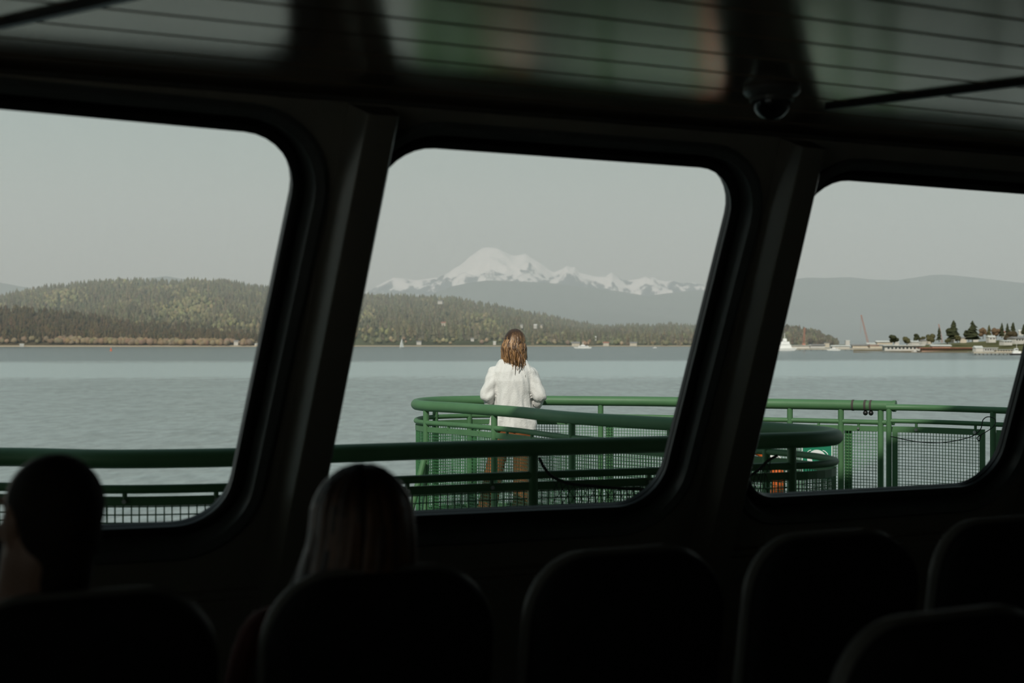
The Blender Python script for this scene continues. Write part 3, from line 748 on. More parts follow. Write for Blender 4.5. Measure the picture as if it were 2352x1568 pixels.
for J, sg_ in ((JL, 1), (JR, -1)):
    b.capsule((J['sh'][0]*.82+wx*.18, J['sh'][1], 1.33), J['el'], .042, .038); b.capsule(J['el'], J['wr'], .038, .026)
    hand(b, J['wr'], (.10*sg_, 1, .10), (0, .1, -1), (sg_, 0, 0), .62)
LEG = [((wx-.085, wy, .87), (wx-.165, wy+.03, .49), (wx-.235, wy-.01, .09)), ((wx+.09, wy, .87), (wx+.082, wy+.03, .49), (wx+.075, wy-.02, .09))]
for h_, k_, a_ in LEG:
    b.capsule(h_, k_, .078, .052); b.capsule(k_, a_, .052, .036); b.capsule((a_[0], a_[1]-.03, .045), (a_[0]-.01, a_[1]+.13, .035), .036, .030)
fused('body', b, MT['skin'], wom, .0055, 4)
# sweater
s_ = M()
s_.loft([oval(wx+.004, wy, .835, .214, .150), oval(wx+.004, wy, .87, .216, .155), oval(wx+.003, wy, .95, .200, .150), oval(wx, wy, 1.05, .172, .142), oval(wx, wy, 1.16, .158, .135), oval(wx, wy+.005, 1.27, .172, .132), oval(wx, wy+.012, 1.355, .188, .112), oval(wx+.002, wy+.02, 1.405, .160, .092), oval(wx+.004, wy+.028, 1.452, .118, .078), oval(wx+.006, wy+.034, 1.478, .072, .066)])
for J in (JL, JR):
    s_.capsule((J['sh'][0]*.92+wx*.08, J['sh'][1], 1.325), J['el'], .078, .062, 18)
    s_.capsule(J['el'], (J['wr'][0], J['wr'][1]-.04, J['wr'][2]-.005), .060, .048, 18)
    e2 = Vector(J['el']); s_.ellipsoid(e2+Vector((0, .06, -.045)), (.056, .08, .058))
def fold(p, nrm):
    q = Vector(((p.x-wx)*5.2, (p.y-wy)*4, p.z*2.1+abs(p.x-wx)*3)); a = mnoise.noise(q*2.1)*.017+mnoise.noise(q*5.0)*.008
    side = max(0, min(1, (abs(p.x-wx)-.13)/.08)); q2 = Vector((p.x*6, p.y*9, p.z*17+abs(p.x-wx)*9)); a += side*mnoise.noise(q2)*.020
    if p.z < .93: a += .010*math.sin(p.x*38+1.0)*(.93-p.z)/.1+.006*mnoise.noise(Vector((p.x*14, 3, 1)))
    return a
sw = fused('sweater', s_, MT['sweater'], wom, .0065, 3, fold)
rib_ = M()
ring_n = [[Vector((wx+.006+rx*math.cos(2*PI*k/28), wy+.036+ry*math.sin(2*PI*k/28), z+.008*math.sin(2*PI*k/28))) for k in range(28)] for rx, ry, z in ((.068, .064, 1.468), (.075, .071, 1.472), (.076, .072, 1.494), (.067, .063, 1.502), (.063, .059, 1.496))]
obj('collar', rib_.ringloop(ring_n), MT['sweater'], sw, 60)
for J in (JL, JR):
    w_ = Vector(J['wr']); obj('cuff', M().tube([w_+Vector((0, -.055, -.003)), w_+Vector((0, -.02, 0)), w_+Vector((0, .01, 0))], [.050, .046, .038], 18), MT['sweater'], sw, 60)
t_ = M(); t_.loft([oval(wx, wy, .74, .15, .11), oval(wx, wy, .84, .175, .125), oval(wx, wy, .92, .165, .12), oval(wx, wy, 1.0, .14, .1)])
for h_, k_, a_ in LEG:
    t_.capsule(h_, k_, .098, .082, 18); t_.capsule(k_, (a_[0], a_[1], .11), .082, .085, 18)
fused('trousers', t_, MT['trousers'], wom, .007, 4, lambda p, n: mnoise.noise(Vector((p.x*9, p.y*9, p.z*6)))*.010)
for h_, k_, a_ in LEG:
    sh_ = M(); sh_.capsule((a_[0], a_[1]-.045, .055), (a_[0]-.012, a_[1]+.15, .048), .047, .043, 16); sh_.capsule((a_[0], a_[1]-.03, .05), (a_[0], a_[1]-.02, .11), .046, .044, 16)
    so = fused('shoe', sh_, MT['shoe'], wom, .006, 3)
    obj('sole', M().loft([[(x, y, z) for x, y in ((a_[0]-.05, a_[1]-.08), (a_[0]+.045, a_[1]-.08), (a_[0]+.04, a_[1]+.16), (a_[0]+.01, a_[1]+.2), (a_[0]-.04, a_[1]+.19), (a_[0]-.055, a_[1]+.12))] for z in (.001, .022)]), MT['rubber'], so)
hm, hcol = hair_locks((wx+.006, wy+.062, 1.612), 1100, (.094, .116, .116), 0, (.07, .215), (.33, .26), ((.058, .027, .012), (.46, .25, .105)), 5, .0075, .012, (0.004, -.016, 0), face=PI/2, gap=.9, wave=.008)
tl, tc_ = hair_locks((wx+.020, wy+.05, 1.60), 130, (.070, .112, .11), 0, (.22, .30), (.30, .25), ((.05, .022, .010), (.45, .23, .085)), 9, .0055, .012, (.030, -.03, 0), face=PI/2, gap=1.9, wave=.030)
hm.add(tl.v, tl.f); hcol += tc_
cap = M(); cap.ellipsoid((wx+.006, wy+.055, 1.612), (.092, .112, .117)); cap.loft([oval(wx+.006, wy+.03, 1.47, .085, .045), oval(wx+.006, wy+.028, 1.53, .098, .06), oval(wx+.006, wy+.035, 1.60, .090, .075)])
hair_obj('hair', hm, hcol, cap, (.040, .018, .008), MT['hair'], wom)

# --- seats
def seat_proto():
    root = thing('passenger_seat', (0, 0, 0), '', 'seat', 'seats facing the windows')
    def outline(z0, z1, w0, w1, r, n=9):
        pts = [(-w0, z0), (w0, z0)]
        out = rquad([(-w1, z1), (w1, z1), (w0, z0), (-w0, z0)], r, 0, n); return out
    lean = .16
    bl = lambda x, z, y: (x, y-(z-.45)*lean, z)     # facing +y, leaning back
    def pad(prof, z0, z1, w0, w1, r):
        rings = []
        for off, y in prof: rings.append([bl(x, z, y+.030*(x/.25)**2+.05*max(0, (z-1.0)/.2)**2) for x, z in rquad([(-w1, z1), (w1, z1), (w0, z0), (-w0, z0)], max(r, .05), off, 9)])
        return M().loft(rings)
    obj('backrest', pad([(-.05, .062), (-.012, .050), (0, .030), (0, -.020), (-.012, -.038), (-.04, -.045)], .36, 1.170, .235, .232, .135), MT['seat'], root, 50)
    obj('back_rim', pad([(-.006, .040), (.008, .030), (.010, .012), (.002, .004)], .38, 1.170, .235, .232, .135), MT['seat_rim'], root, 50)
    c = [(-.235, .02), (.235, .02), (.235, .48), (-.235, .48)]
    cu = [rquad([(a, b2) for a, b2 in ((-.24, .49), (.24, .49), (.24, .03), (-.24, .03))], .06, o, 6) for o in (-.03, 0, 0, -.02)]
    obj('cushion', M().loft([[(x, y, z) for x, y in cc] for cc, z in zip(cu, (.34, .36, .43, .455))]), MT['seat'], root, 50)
    for sgn in (-1, 1):
        obj('armrest', M().tube([(sgn*.262, -.02, .62), (sgn*.262, .15, .635), (sgn*.262, .33, .635), (sgn*.262, .36, .60), (sgn*.262, .33, .40)], [.018, .022, .022, .018, .014], 10), MT['rubber'], root, 60)
    obj('pedestal', M().box((0, .22, .18), (.09, .22, .34)), MT['steel'], root)
    obj('foot_plate', M().box((0, .22, .010), (.30, .36, .02)), MT['steel'], root)
    return root
proto = seat_proto(); kids = list(proto.children)
def place_seat(x, y, label, first=False, dz=0):
    if first: r = proto
    else:
        r = proto.copy(); COL.objects.link(r)
        for c in kids:
            d = c.copy(); COL.objects.link(d); d.parent = r
    # backrest top stands at (x, y): shift the base forward by the lean
    off = NV*.115; r.location = (x+off.x, y+off.y, dz); r.rotation_euler = (0, 0, AZ); r['label'] = label; return r
SEAT0 = Vector((-.23, 2.73)); PITCH = Vector((.5, .265))
labs = ['charcoal seat holding the close-cropped passenger', 'charcoal seat holding the long-haired passenger', 'empty charcoal seat beside the long-haired passenger', 'empty charcoal seat under the harbour window, second from the long-haired passenger', 'empty charcoal seat farthest along the row by the right edge']
for i, k in enumerate((-1, 0, 1, 2, 3)):
    p = SEAT0+PITCH*k; place_seat(p.x, p.y, labs[i], first=(i == 0))
place_seat(.745, 2.28, 'nearest charcoal seat, in the row behind, at the bottom right corner')

# --- seated passengers
def seated(name, label, base, headc, face, skin_m, top_m, leg_m, s=1.0, tilt=0, neck=1.0):
    bx_, by_ = base; t = thing(name, (bx_, by_, 0), label, 'person')
    f = Vector((NV.x, NV.y, 0)); r = Vector((DV.x, DV.y, 0)); B = Vector((bx_, by_, 0)); L = lambda a, c_, z: B+r*a+f*c_+Vector((0, 0, z))
    hcv = Vector(headc); m1 = M(); T, R = head(m1, hcv, face, s, tilt)
    nb = L(0, -.02, 1.08); m1.capsule(hcv+Vector((0, -.015, -.06)), nb, .060*s*neck, .066*s*neck)
    m1.capsule(L(0, 0, .58), L(0, -.02, 1.0), .12, .13); hips = []
    for a in (-1, 1):
        m1.capsule(L(a*.16, -.02, 1.02), L(a*.22, .05, .76), .048, .042); m1.capsule(L(a*.22, .05, .76), L(a*.13, .26, .68), .042, .028)
        hand(m1, L(a*.13, .26, .68), f*.9-r*a*.3+Vector((0, 0, -.2)), Vector((0, 0, -1)), -r*a, .35)
        m1.capsule(L(a*.09, .06, .55), L(a*.11, .48, .54), .075, .058); m1.capsule(L(a*.11, .48, .54), L(a*.11, .46, .10), .055, .04); m1.capsule(L(a*.11, .43, .05), L(a*.12, .60, .04), .04, .034)
    fused('body', m1, skin_m, t, .0065, 3)
    m2 = M(); ob = lambda z, rx, ry, cy: [B+r*(rx*math.cos(2*PI*k/24))+f*(cy+ry*math.sin(2*PI*k/24))+Vector((0, 0, z)) for k in range(24)]
    m2.loft([ob(.50, .19, .14, .02), ob(.62, .185, .14, .02), ob(.8, .18, .135, 0), ob(.95, .20, .135, -.01), ob(1.04, .195, .115, -.02), ob(1.09, .11, .085, -.02), ob(1.125, .075, .07, -.01)])
    for a in (-1, 1):
        m2.capsule(L(a*.165, -.02, 1.02), L(a*.225, .05, .76), .072, .062); m2.capsule(L(a*.225, .05, .76), L(a*.14, .23, .685), .060, .045)
    fused('jacket', m2, top_m, t, .008, 4, lambda p, n: mnoise.noise(p*9)*.008)
    m3 = M()
    m3.ellipsoid(L(0, .02, .55), (.18, .16, .11))
    for a in (-1, 1):
        m3.capsule(L(a*.09, .06, .55), L(a*.11, .48, .545), .092, .074); m3.capsule(L(a*.11, .48, .545), L(a*.11, .46, .13), .072, .062)
    fused('trousers', m3, leg_m, t, .008, 3)
    for a in (-1, 1):
        m4 = M(); m4.capsule(L(a*.11, .41, .05), L(a*.12, .62, .045), .048, .043); m4.capsule(L(a*.11, .44, .06), L(a*.11, .45, .12), .048, .046); fused('shoe', m4, MT['shoe'], t, .008, 3)
    return t, T, R
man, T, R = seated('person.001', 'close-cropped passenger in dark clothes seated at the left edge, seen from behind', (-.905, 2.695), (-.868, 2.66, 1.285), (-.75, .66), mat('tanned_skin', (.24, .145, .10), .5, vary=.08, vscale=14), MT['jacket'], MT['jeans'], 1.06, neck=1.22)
# close-cropped hair at the back of the head
hc2 = M(); hc2.ellipsoid(T(0, -.028, .030), (.0815*1.06, .090*1.06, .0905*1.06), R, 28, 18); hc2.ellipsoid(T(0, -.042, -.015), (.074*1.06, .062*1.06, .080*1.06), R, 24, 16)
hc2.capsule(T(0, -.036, -.045), T(0, -.030, -.095), .062*1.06, .060*1.06, 18)
fused('cropped_hair', hc2, mat('cropped_dark_hair', (.016, .012, .010), .8, spec=.2, vary=.2, vscale=60, bump=.3, bscale=400), man, .006, 8)

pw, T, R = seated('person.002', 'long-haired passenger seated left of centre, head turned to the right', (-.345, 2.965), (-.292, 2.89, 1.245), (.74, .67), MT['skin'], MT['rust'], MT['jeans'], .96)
hc3 = Vector((-.300, 2.875, 1.262)); fa = math.atan2(.67, .74)
hm, hcol = hair_locks(hc3, 460, (.098, .104, .104), 0, (.28, .46), (.22, .10), ((.020, .012, .008), (.15, .075, .040)), 11, .014, .0, (-.110, -.02, 0), face=fa, gap=.85, wave=.015)
cap = M(); cap.ellipsoid(hc3+Vector((-.004, -.004, .004)), (.092, .096, .097)); cap.loft([oval(hc3.x-.07, hc3.y-.05, .95, .10, .045), oval(hc3.x-.045, hc3.y-.045, 1.08, .105, .05), oval(hc3.x-.02, hc3.y-.02, 1.2, .098, .07), oval(hc3.x, hc3.y, 1.28, .085, .08)])
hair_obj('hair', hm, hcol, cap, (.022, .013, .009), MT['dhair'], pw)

# --- dome camera under the ceiling
dcm = P(1772, 202, HC*F/(783-202)); dcm.z = ZC
dome = thing('dome_camera', (dcm.x, dcm.y, ZC-.10), 'small dark dome camera fixed under the ceiling beside the right rib', 'camera')
obj('base', M().lathe(dcm, [(.001, 0), (.086, 0), (.088, -.012), (.080, -.022), (.062, -.028), (.001, -.028)], 32), MT['camring'], dome, 40)
obj('dome', M().lathe(dcm, [(.060, -.028)]+[(.060*math.cos(a), -.038-.060*math.sin(a)) for a in np.linspace(0, PI/2*.98, 12)], 32), MT['dome'], dome, 60)
obj('trim_ring', M().lathe(dcm, [(.0605, -.028), (.068, -.028), (.068, -.040), (.0605, -.042)], 32), MT['camring'], dome, 40)

# ------------------------------------------------------------------ sea and land
ZWAT = Z0-12.1
wm = M(); wm.add([(-26000, -4000, ZWAT), (26000, -4000, ZWAT), (26000, 30000, ZWAT), (-26000, 30000, ZWAT)], [(0, 1, 2, 3)])
tag(obj('water', wm, water_mat(), org=(0, 0, ZWAT)), 'rippled grey-blue sea with slick bands', 'sea', kind='structure')

def prof(pts):
    xs, ys = zip(*pts); return lambda px: float(np.interp(px, xs, ys))
class Land:
    def __init__(s, pts, Ds, Dc, tree=0.0, power=.85, rough=0.0, rs=.004, seed=0, back=1.5):
        s.y = prof(pts); s.x0, s.x1 = pts[0][0], pts[-1][0]; s.Ds, s.Dc, s.tree, s.pw, s.rough, s.rs, s.seed, s.back = Ds, Dc, tree, power, rough, rs, seed, back
    def pos(s, px, t):
        D = s.Ds+(s.Dc-s.Ds)*t; zc = max(Z0+(783-s.y(px))/F*s.Dc-s.tree, ZWAT+1.0)
        g = max(t, 0)**s.pw if t <= 1 else 1-(t-1)*s.back
        x = (px-CX)/F*D; z = ZWAT+(zc-ZWAT)*g
        if s.rough and 0 < t < 1.2:
            q = Vector((x*s.rs, D*s.rs*.7, s.seed)); k = min(1, t*3)*(min(1, abs(1-t)*5)*.95+.05)
            z += s.rough*k*(mnoise.fractal(q, .9, 2.1, 6)*.9-.25*k)
        return Vector((x, D, z))
    def mesh(s, nx, nt, tmax=1.4, t0=-.02):
        mb = M(); ts = list(np.linspace(t0, 1, nt))+[1.1, tmax]; xs = np.linspace(s.x0, s.x1, nx)
        for px in xs:
            for t in ts:
                p = s.pos(px, t)
                if t <= 0: p.z = ZWAT-1.5
                mb.v.append(tuple(p))
        m_ = len(ts)
        for i in range(nx-1):
            for j in range(m_-1): mb.f.append((i*m_+j, (i+1)*m_+j, (i+1)*m_+j+1, i*m_+j+1))
        return mb

CONE = (np.array([[0, 0, 1.0]]+[[.17*math.cos(2*PI*k/5), .17*math.sin(2*PI*k/5), .5] for k in range(5)]+[[0, 0, .72]]+[[.27*math.cos(2*PI*k/5+.6), .27*math.sin(2*PI*k/5+.6), .08] for k in range(5)]),
        np.array([(0, 1+k, 1+(k+1) % 5) for k in range(5)]+[(6, 7+k, 7+(k+1) % 5) for k in range(5)]))
BLOB = (np.array([[0, 0, 1.0]]+[[.30*math.cos(2*PI*k/5), .30*math.sin(2*PI*k/5), .78] for k in range(5)]+[[.40*math.cos(2*PI*k/5+.6), .40*math.sin(2*PI*k/5+.6), .38] for k in range(5)]+[[0, 0, .02]]),
        np.array([(0, 1+k, 1+(k+1) % 5) for k in range(5)]+[(1+k, 6+k, 1+(k+1) % 5) for k in range(5)]+[(6+k, 6+(k+1) % 5, 1+(k+1) % 5) for k in range(5)]+[(11, 6+(k+1) % 5, 6+k) for k in range(5)]))
def forest(name, items, label):
    """items: (x, y, z, height, width factor, kind, colour)"""
    VV, FF, CC = [], [], []; off = 0
    for kind, tmpl in ((0, CONE), (1, BLOB)):
        it = [q for q in items if q[5] == kind]
        if not it: continue
        A = np.array([q[:5] for q in it]); C = np.array([q[6] for q in it]); n = len(it); tv, tf = tmpl
        rot = rng.uniform(0, 2*PI, n); cr, sr = np.cos(rot), np.sin(rot); h = A[:, 3]; w = h*A[:, 4]
        X = tv[None, :, 0]*w[:, None]; Y = tv[None, :, 1]*w[:, None]; jit = 1+rng.uniform(-.18, .18, X.shape)
        V = np.stack([A[:, 0:1]+(X*cr[:, None]-Y*sr[:, None])*jit, A[:, 1:2]+(X*sr[:, None]+Y*cr[:, None])*jit, A[:, 2:3]+tv[None, :, 2]*h[:, None]], -1)
        VV.append(V.reshape(-1, 3)); FF.append((tf[None]+np.arange(n)[:, None, None]*len(tv)).reshape(-1, 3)+off); CC.append(np.repeat(C, len(tv), 0)); off += n*len(tv)
    V = np.concatenate(VV); Fc = np.concatenate(FF); C = np.concatenate(CC); C = np.concatenate([C, np.ones((len(C), 1))], 1)
    org = V.mean(0); org[2] = V[:, 2].min(); V = V-org
    me = bpy.data.meshes.new(name); me.vertices.add(len(V)); me.vertices.foreach_set('co', V.astype(np.float32).ravel())
    me.loops.add(len(Fc)*3); me.loops.foreach_set('vertex_index', Fc.astype(np.int32).ravel()); me.polygons.add(len(Fc))
    me.polygons.foreach_set('loop_start', np.arange(0, len(Fc)*3, 3, dtype=np.int32)); me.polygons.foreach_set('loop_total', np.full(len(Fc), 3, dtype=np.int32))
    me.update(calc_edges=True); ca = me.color_attributes.new('Col', 'FLOAT_COLOR', 'POINT'); ca.data.foreach_set('color', C.astype(np.float32).ravel())
    me.materials.append(MT['tree']); o = bpy.data.objects.new(name, me); COL.objects.link(o); o.location = org
    return tag(o, label, 'forest', kind='stuff')

HILL = Land([(-420, 700), (-200, 692), (-60, 684), (0, 676), (60, 664), (150, 651), (220, 645), (280, 638), (330, 642), (400, 645), (450, 641), (520, 645), (580, 655), (620, 661), (700, 668), (850, 674), (920, 677), (1000, 680), (1050, 683), (1085, 692), (1130, 698), (1200, 711), (1250, 721), (1300, 733), (1340, 741), (1400, 748), (1450, 746), (1500, 748), (1540, 743), (1600, 749), (1660, 756), (1720, 770), (1770, 790)], 3450, 4900, 15, .80, 26, .0016, 3)
POINT = Land([(-420, 705), (-100, 698), (0, 701), (60, 699), (130, 708), (200, 716), (280, 730), (340, 735), (420, 741), (520, 748), (600, 757), (680, 770), (760, 786)], 3300, 3640, 16, .9, 8, .003, 8)
GREEN_LAND = terrain_mat('wooded_ground', (.075, .080, .040), (.40, .32, .22), ZWAT+2.6, .012)
BROWN_LAND = terrain_mat('scrub_ground', (.085, .065, .035), (.46, .37, .26), ZWAT+2.8, .012)
tag(obj('wooded_hill', HILL.mesh(120, 22), GREEN_LAND, smooth=80), 'long wooded hill across the water', 'hill', kind='structure')
tag(obj('wooded_point', POINT.mesh(70, 12), BROWN_LAND, smooth=80), 'low brown wooded point along the left shore', 'hill', kind='structure')
HS = [(1012, 695, 14, 9, 4150, 'hwhite', 'hroof', 'pale house high on the hill left of the person'), (1020, 745, 16, 9, 3900, 'hcream', 'rroof', 'red-roofed house midway up the hill left of the person'), (1198, 750, 7, 9, 3900, 'hwhite', 'hroof', 'white house just right of the person, midway up the hill'),
      (1230, 751, 9, 10, 3880, 'hwhite', 'wroof', 'bright white house right of a smaller white house on the hill'), (1244, 750, 6, 8, 3900, 'hcream', 'hroof', 'small cream house right of the bright white hill house'), (1322, 793, 22, 12, 3440, 'hcream', 'hroof', 'cream waterside house above the motor yacht'),
      (1366, 778, 9, 9, 3560, 'hwhite', 'wroof', 'small pale house up the bank right of the motor yacht'), (1392, 791, 16, 9, 3440, 'hcream', 'rroof', 'tan waterside house right of the motor yacht'), (1455, 791, 20, 9, 3440, 'hcream', 'hroof', 'long tan waterside building before the small launch'),
      (962, 788, 13, 8, 3460, 'hwhite', 'hroof', 'pale waterside house right of the sailboat'), (1136, 788, 8, 7, 3460, 'hwhite', 'wroof', 'small white waterside house left of the person'), (542, 789, 12, 11, 3330, 'hwhite', 'hroof', 'white house on the left shore'),
      (592, 793, 14, 7, 3320, 'hcream', 'wroof', 'cream shore house beside the left window edge'), (50, 793, 11, 6, 3290, 'hwhite', 'wroof', 'low white hut on the beach above the close-cropped passenger'), (1085, 780, 9, 7, 3520, 'hwhite', 'hroof', 'tiny pale house among trees between sailboat and person')]
CLEAR = [(P(q[0], q[1], q[4]), q[2]*q[4]/F*.9+5) for q in HS]
def clear(p): return all(abs(p.x-c.x) > r or p.y > c.y+r or p.y < c.y-r*2.5 for c, r in CLEAR)
items = []
def tint(base, v): k = random.uniform(1-v, 1+v); return tuple(max(.004, c*k*random.uniform(.9, 1.1)) for c in base)
G1, G2, G3, GY = (.135, .120, .072), (.190, .175, .090), (.25, .225, .115), (.30, .23, .15)
for _ in range(15000):
    px = random.uniform(-330, 1745); t = random.random()**.8*1.03+.012; p = HILL.pos(px, t)
    if not clear(p): continue
    c = mnoise.noise(Vector((p.x*.006, p.y*.004, 2)))+random.uniform(-.35, .35)
    light = c > .17+(.25 if px > 800 else 0)
    if t < .05 and random.random() < .6: items.append((p.x, p.y, p.z-1, random.uniform(8, 15), random.uniform(1.0, 1.5), 1, tint(GY if random.random() < .5 else G2, .25)))
    elif light: items.append((p.x, p.y, p.z-1, random.uniform(12, 21), random.uniform(.75, 1.05), 1, tint(G3 if random.random() < .5 else G2, .25)))
    else: items.append((p.x, p.y, p.z-1, random.uniform(15, 30), random.uniform(.8, 1.1), 0, tint(G1, .35)))
forest('hill_forest', items, 'mixed green forest covering the hill across the water')
items = []
BR, BR2, TAN = (.090, .064, .034), (.060, .050, .028), (.24, .175, .105)
for _ in range(3600):
    px = random.uniform(-330, 740); t = random.random()*.98+.06; p = POINT.pos(px, t)
    if not clear(p): continue
    r_ = random.random(); h = random.uniform(14, 26)
    if t < .16 and px > 120: items.append((p.x, p.y, p.z-1, random.uniform(9, 17), random.uniform(1.1, 1.7), 1, tint(TAN, .2)))
    elif r_ < .3: items.append((p.x, p.y, p.z-1, h*.8, random.uniform(.6, .9), 1, tint(BR, .3)))
    else: items.append((p.x, p.y, p.z-1, h, random.uniform(.6, .95), 0, tint(BR if r_ < .75 else BR2, .3)))
for _ in range(260):
    px = random.uniform(130, 660) if random.random() < .8 else random.uniform(-200, 130); p = POINT.pos(px, random.uniform(.045, .10))
    if not clear(p): continue
    items.append((p.x, p.y, p.z-1, random.uniform(9, 18), random.uniform(1.1, 1.6), 1, tint(TAN, .18)))
forest('shore_forest', items, 'brown conifers and tan shrubs along the left shore')

# far ridges and the snowy mountain
def far(name, pts, Ds, Dc, label, m_, nx=160, nt=26, **kw):
    l_ = Land(pts, Ds, Dc, **kw); return tag(obj(name, l_.mesh(nx, nt), m_, smooth=80), label, 'mountain', kind='structure')
far('ridge_far_behind_hill', [(-500, 640), (-200, 640), (-60, 640), (0, 648), (50, 657), (110, 664), (200, 660), (300, 645), (340, 638), (382, 633), (420, 640), (470, 643), (540, 646), (600, 655), (640, 660), (760, 676)], 8500, 10500, 'pale ridge rising behind the left hill', MT['ridge'], rough=60, rs=.0007, seed=5)
far('ridge_before_mountain', [(860, 790), (940, 700), (990, 676), (1040, 656), (1080, 648), (1120, 643), (1180, 645), (1240, 647), (1300, 652), (1360, 660), (1420, 667), (1480, 677), (1560, 690), (1640, 700), (1760, 715), (1900, 745), (2000, 775)], 8800, 11500, 'blue-grey ridge below the snowy mountain', MT['ridge'], rough=60, rs=.0007, seed=6)
far('ridge_over_town', [(1380, 720), (1440, 690), (1500, 676), (1560, 669), (1630, 664), (1720, 655), (1800, 645), (1850, 636), (1900, 637), (1950, 635), (2000, 640), (2060, 642), (2100, 636), (2140, 630), (2170, 629), (2200, 632), (2250, 637), (2300, 643), (2352, 649), (2500, 660), (2800, 640)], 9500, 13500, 'long pale ridge above the harbour town', MT['ridge'], rough=110, rs=.0006, seed=7)
far('snowy_mountain', [(600, 690), (760, 672), (842, 668), (876, 650), (903, 635), (926, 637), (953, 642), (980, 639), (1007, 635), (1030, 625), (1045, 614), (1056, 609), (1068, 599), (1079, 589), (1088, 583), (1098, 575), (1107, 569), (1114, 567), (1129, 567), (1144, 570), (1160, 577), (1175, 585), (1187, 585), (1206, 581), (1221, 591), (1240, 602), (1259, 618), (1271, 625), (1280, 623), (1286, 619), (1294, 616), (1301, 609), (1311, 613), (1320, 611), (1330, 625), (1351, 629), (1366, 633), (1389, 634), (1398, 628), (1405, 624), (1413, 632), (1420, 635), (1435, 641), (1451, 640), (1468, 637), (1481, 632), (1490, 636), (1500, 634), (1513, 641), (1527, 645), (1545, 644), (1565, 650), (1585, 647), (1604, 651), (1630, 653), (1800, 660), (2000, 680)], 13500, 19000, 'snow-covered mountain massif beyond the ridges', snow_mat(), nx=420, nt=60, rough=430, rs=.0009, seed=12, power=.9)

# small far things on the hill shore
def house(name, px, base_px, w_px, h_px, D, label, wallm, roofm, rz=0.1, depth=.7, group='houses along the far shore', cat='house', flat=False, win=0):
    c = P(px, base_px, D); mpp = D/F; w, h = w_px*mpp, h_px*mpp; d = max(w*depth, 6)
    t = thing(name, (c.x, c.y, c.z-3), label, cat, group); X = Vector((math.cos(rz), math.sin(rz), 0)); Y = Vector((-X.y, X.x, 0)); w, h = (w*.8, h*.8) if name == 'house' else (w, h); wh = h*(.86 if flat else .62); ext_ = .05 if name in ('shipyard_shed', 'waterfront_building') else 3; Z = Vector((0, 0, 1)); c = Vector(c)
    corners = [c-X*w/2-Y*d/2, c+X*w/2-Y*d/2, c+X*w/2+Y*d/2, c-X*w/2+Y*d/2]
    obj('wall', M().loft([[p-Z*ext_ for p in corners], [p+Z*wh for p in corners]]), wallm, t)
    ov = .06*w
    e_ = [c-X*(w/2+ov)-Y*(d/2+ov)+Z*wh, c+X*(w/2+ov)-Y*(d/2+ov)+Z*wh, c+X*(w/2+ov)+Y*(d/2+ov)+Z*wh, c-X*(w/2+ov)+Y*(d/2+ov)+Z*wh]
    if flat:
        obj('roof', M().loft([e_, [p+Z*(h-wh) for p in e_]]), roofm, t)
    else:
        r0, r1 = c-X*(w/2+ov)+Z*h, c+X*(w/2+ov)+Z*h
        obj('roof', M().add([*e_, r0, r1], [(0, 1, 5, 4), (2, 3, 4, 5), (0, 4, 3), (1, 2, 5), (0, 3, 2, 1)]), roofm, t)
    for k in range(win):
        a = (k+.5)/win-.5; q = c+X*w*a*.9-Y*(d/2+.15)+Z*wh*.55; obj('window', M().box(q, (w/win*.45, .3, wh*.35), rz), MT['glassd'], t)
    return t
for px, by_, w, h, D, a, r_, lab in HS: house('house', px, by_, w, h, D, lab, MT[a], MT[r_], random.uniform(-.4, .4))

# boats and buoy
def afloat(px, D): return Vector(((px-CX)/F*D, D, ZWAT))
def hull_shape(c, L, B, H, rz, bow=.35):
    mb = M(); X = Vector((math.cos(rz), math.sin(rz), 0)); Y = Vector((-X.y, X.x, 0)); rings = []
    for z, k, bw in ((-.25, .82, .7), (.45, .93, .9), (1.0, 1.0, 1.0)):
        rings.append([c+X*(L/2*a*k+(.04*L*z if a > .9 else 0))+Y*(B/2*b2*bw)+Vector((0, 0, H*z)) for a, b2 in ((-1, -.8), (-.3, -1), (.45, -.9), (1, -.05), (1, .05), (.45, .9), (-.3, 1), (-1, .8))])
    return mb.loft(rings), X, Y
c = afloat(923, 2640); sb = thing('sailboat', c, 'white sailboat under sail in front of the wooded hill', 'boat')
hm_, X, Y = hull_shape(c, 11, 3.2, 1.3, .9); obj('hull', hm_, MT['boat'], sb, 30)
mp = c+X*.8; obj('mast', M().tube([mp+Vector((0, 0, 1)), mp+Vector((.5, 0, 19.6))], .12, 6), MT['steel'], sb)
sl = M(); sl.loft([[mp-X*.2+Vector((0, 0, 2)), mp-X*6.2+Y*.5+Vector((0, 0, 2.2)), mp-X*3.6+Y*.9+Vector((.3, 0, 10)), mp-X*.4+Vector((.5, 0, 19.2))], [mp-X*.2+Y*.06+Vector((0, 0, 2)), mp-X*6.2+Y*.56+Vector((0, 0, 2.2)), mp-X*3.6+Y*.96+Vector((.3, 0, 10)), mp-X*.4+Y*.06+Vector((.5, 0, 19.2))]])
obj('mainsail', sl, MT['sail'], sb)
jb = M(); jb.loft([[c+X*5+Vector((0, 0, 1.3)), c+X*1.1+Y*.8+Vector((0, 0, 1.8)), mp+X*.15+Vector((.4, 0, 16))], [c+X*5+Y*.06+Vector((0, 0, 1.3)), c+X*1.1+Y*.86+Vector((0, 0, 1.8)), mp+X*.15+Y*.06+Vector((.4, 0, 16))]]); obj('jib', jb, MT['sail'], sb)
obj('boom', M().tube([mp+Vector((0, 0, 1.9)), mp-X*6.4+Y*.5+Vector((0, 0, 2.0))], .1, 6), MT['steel'], sb)
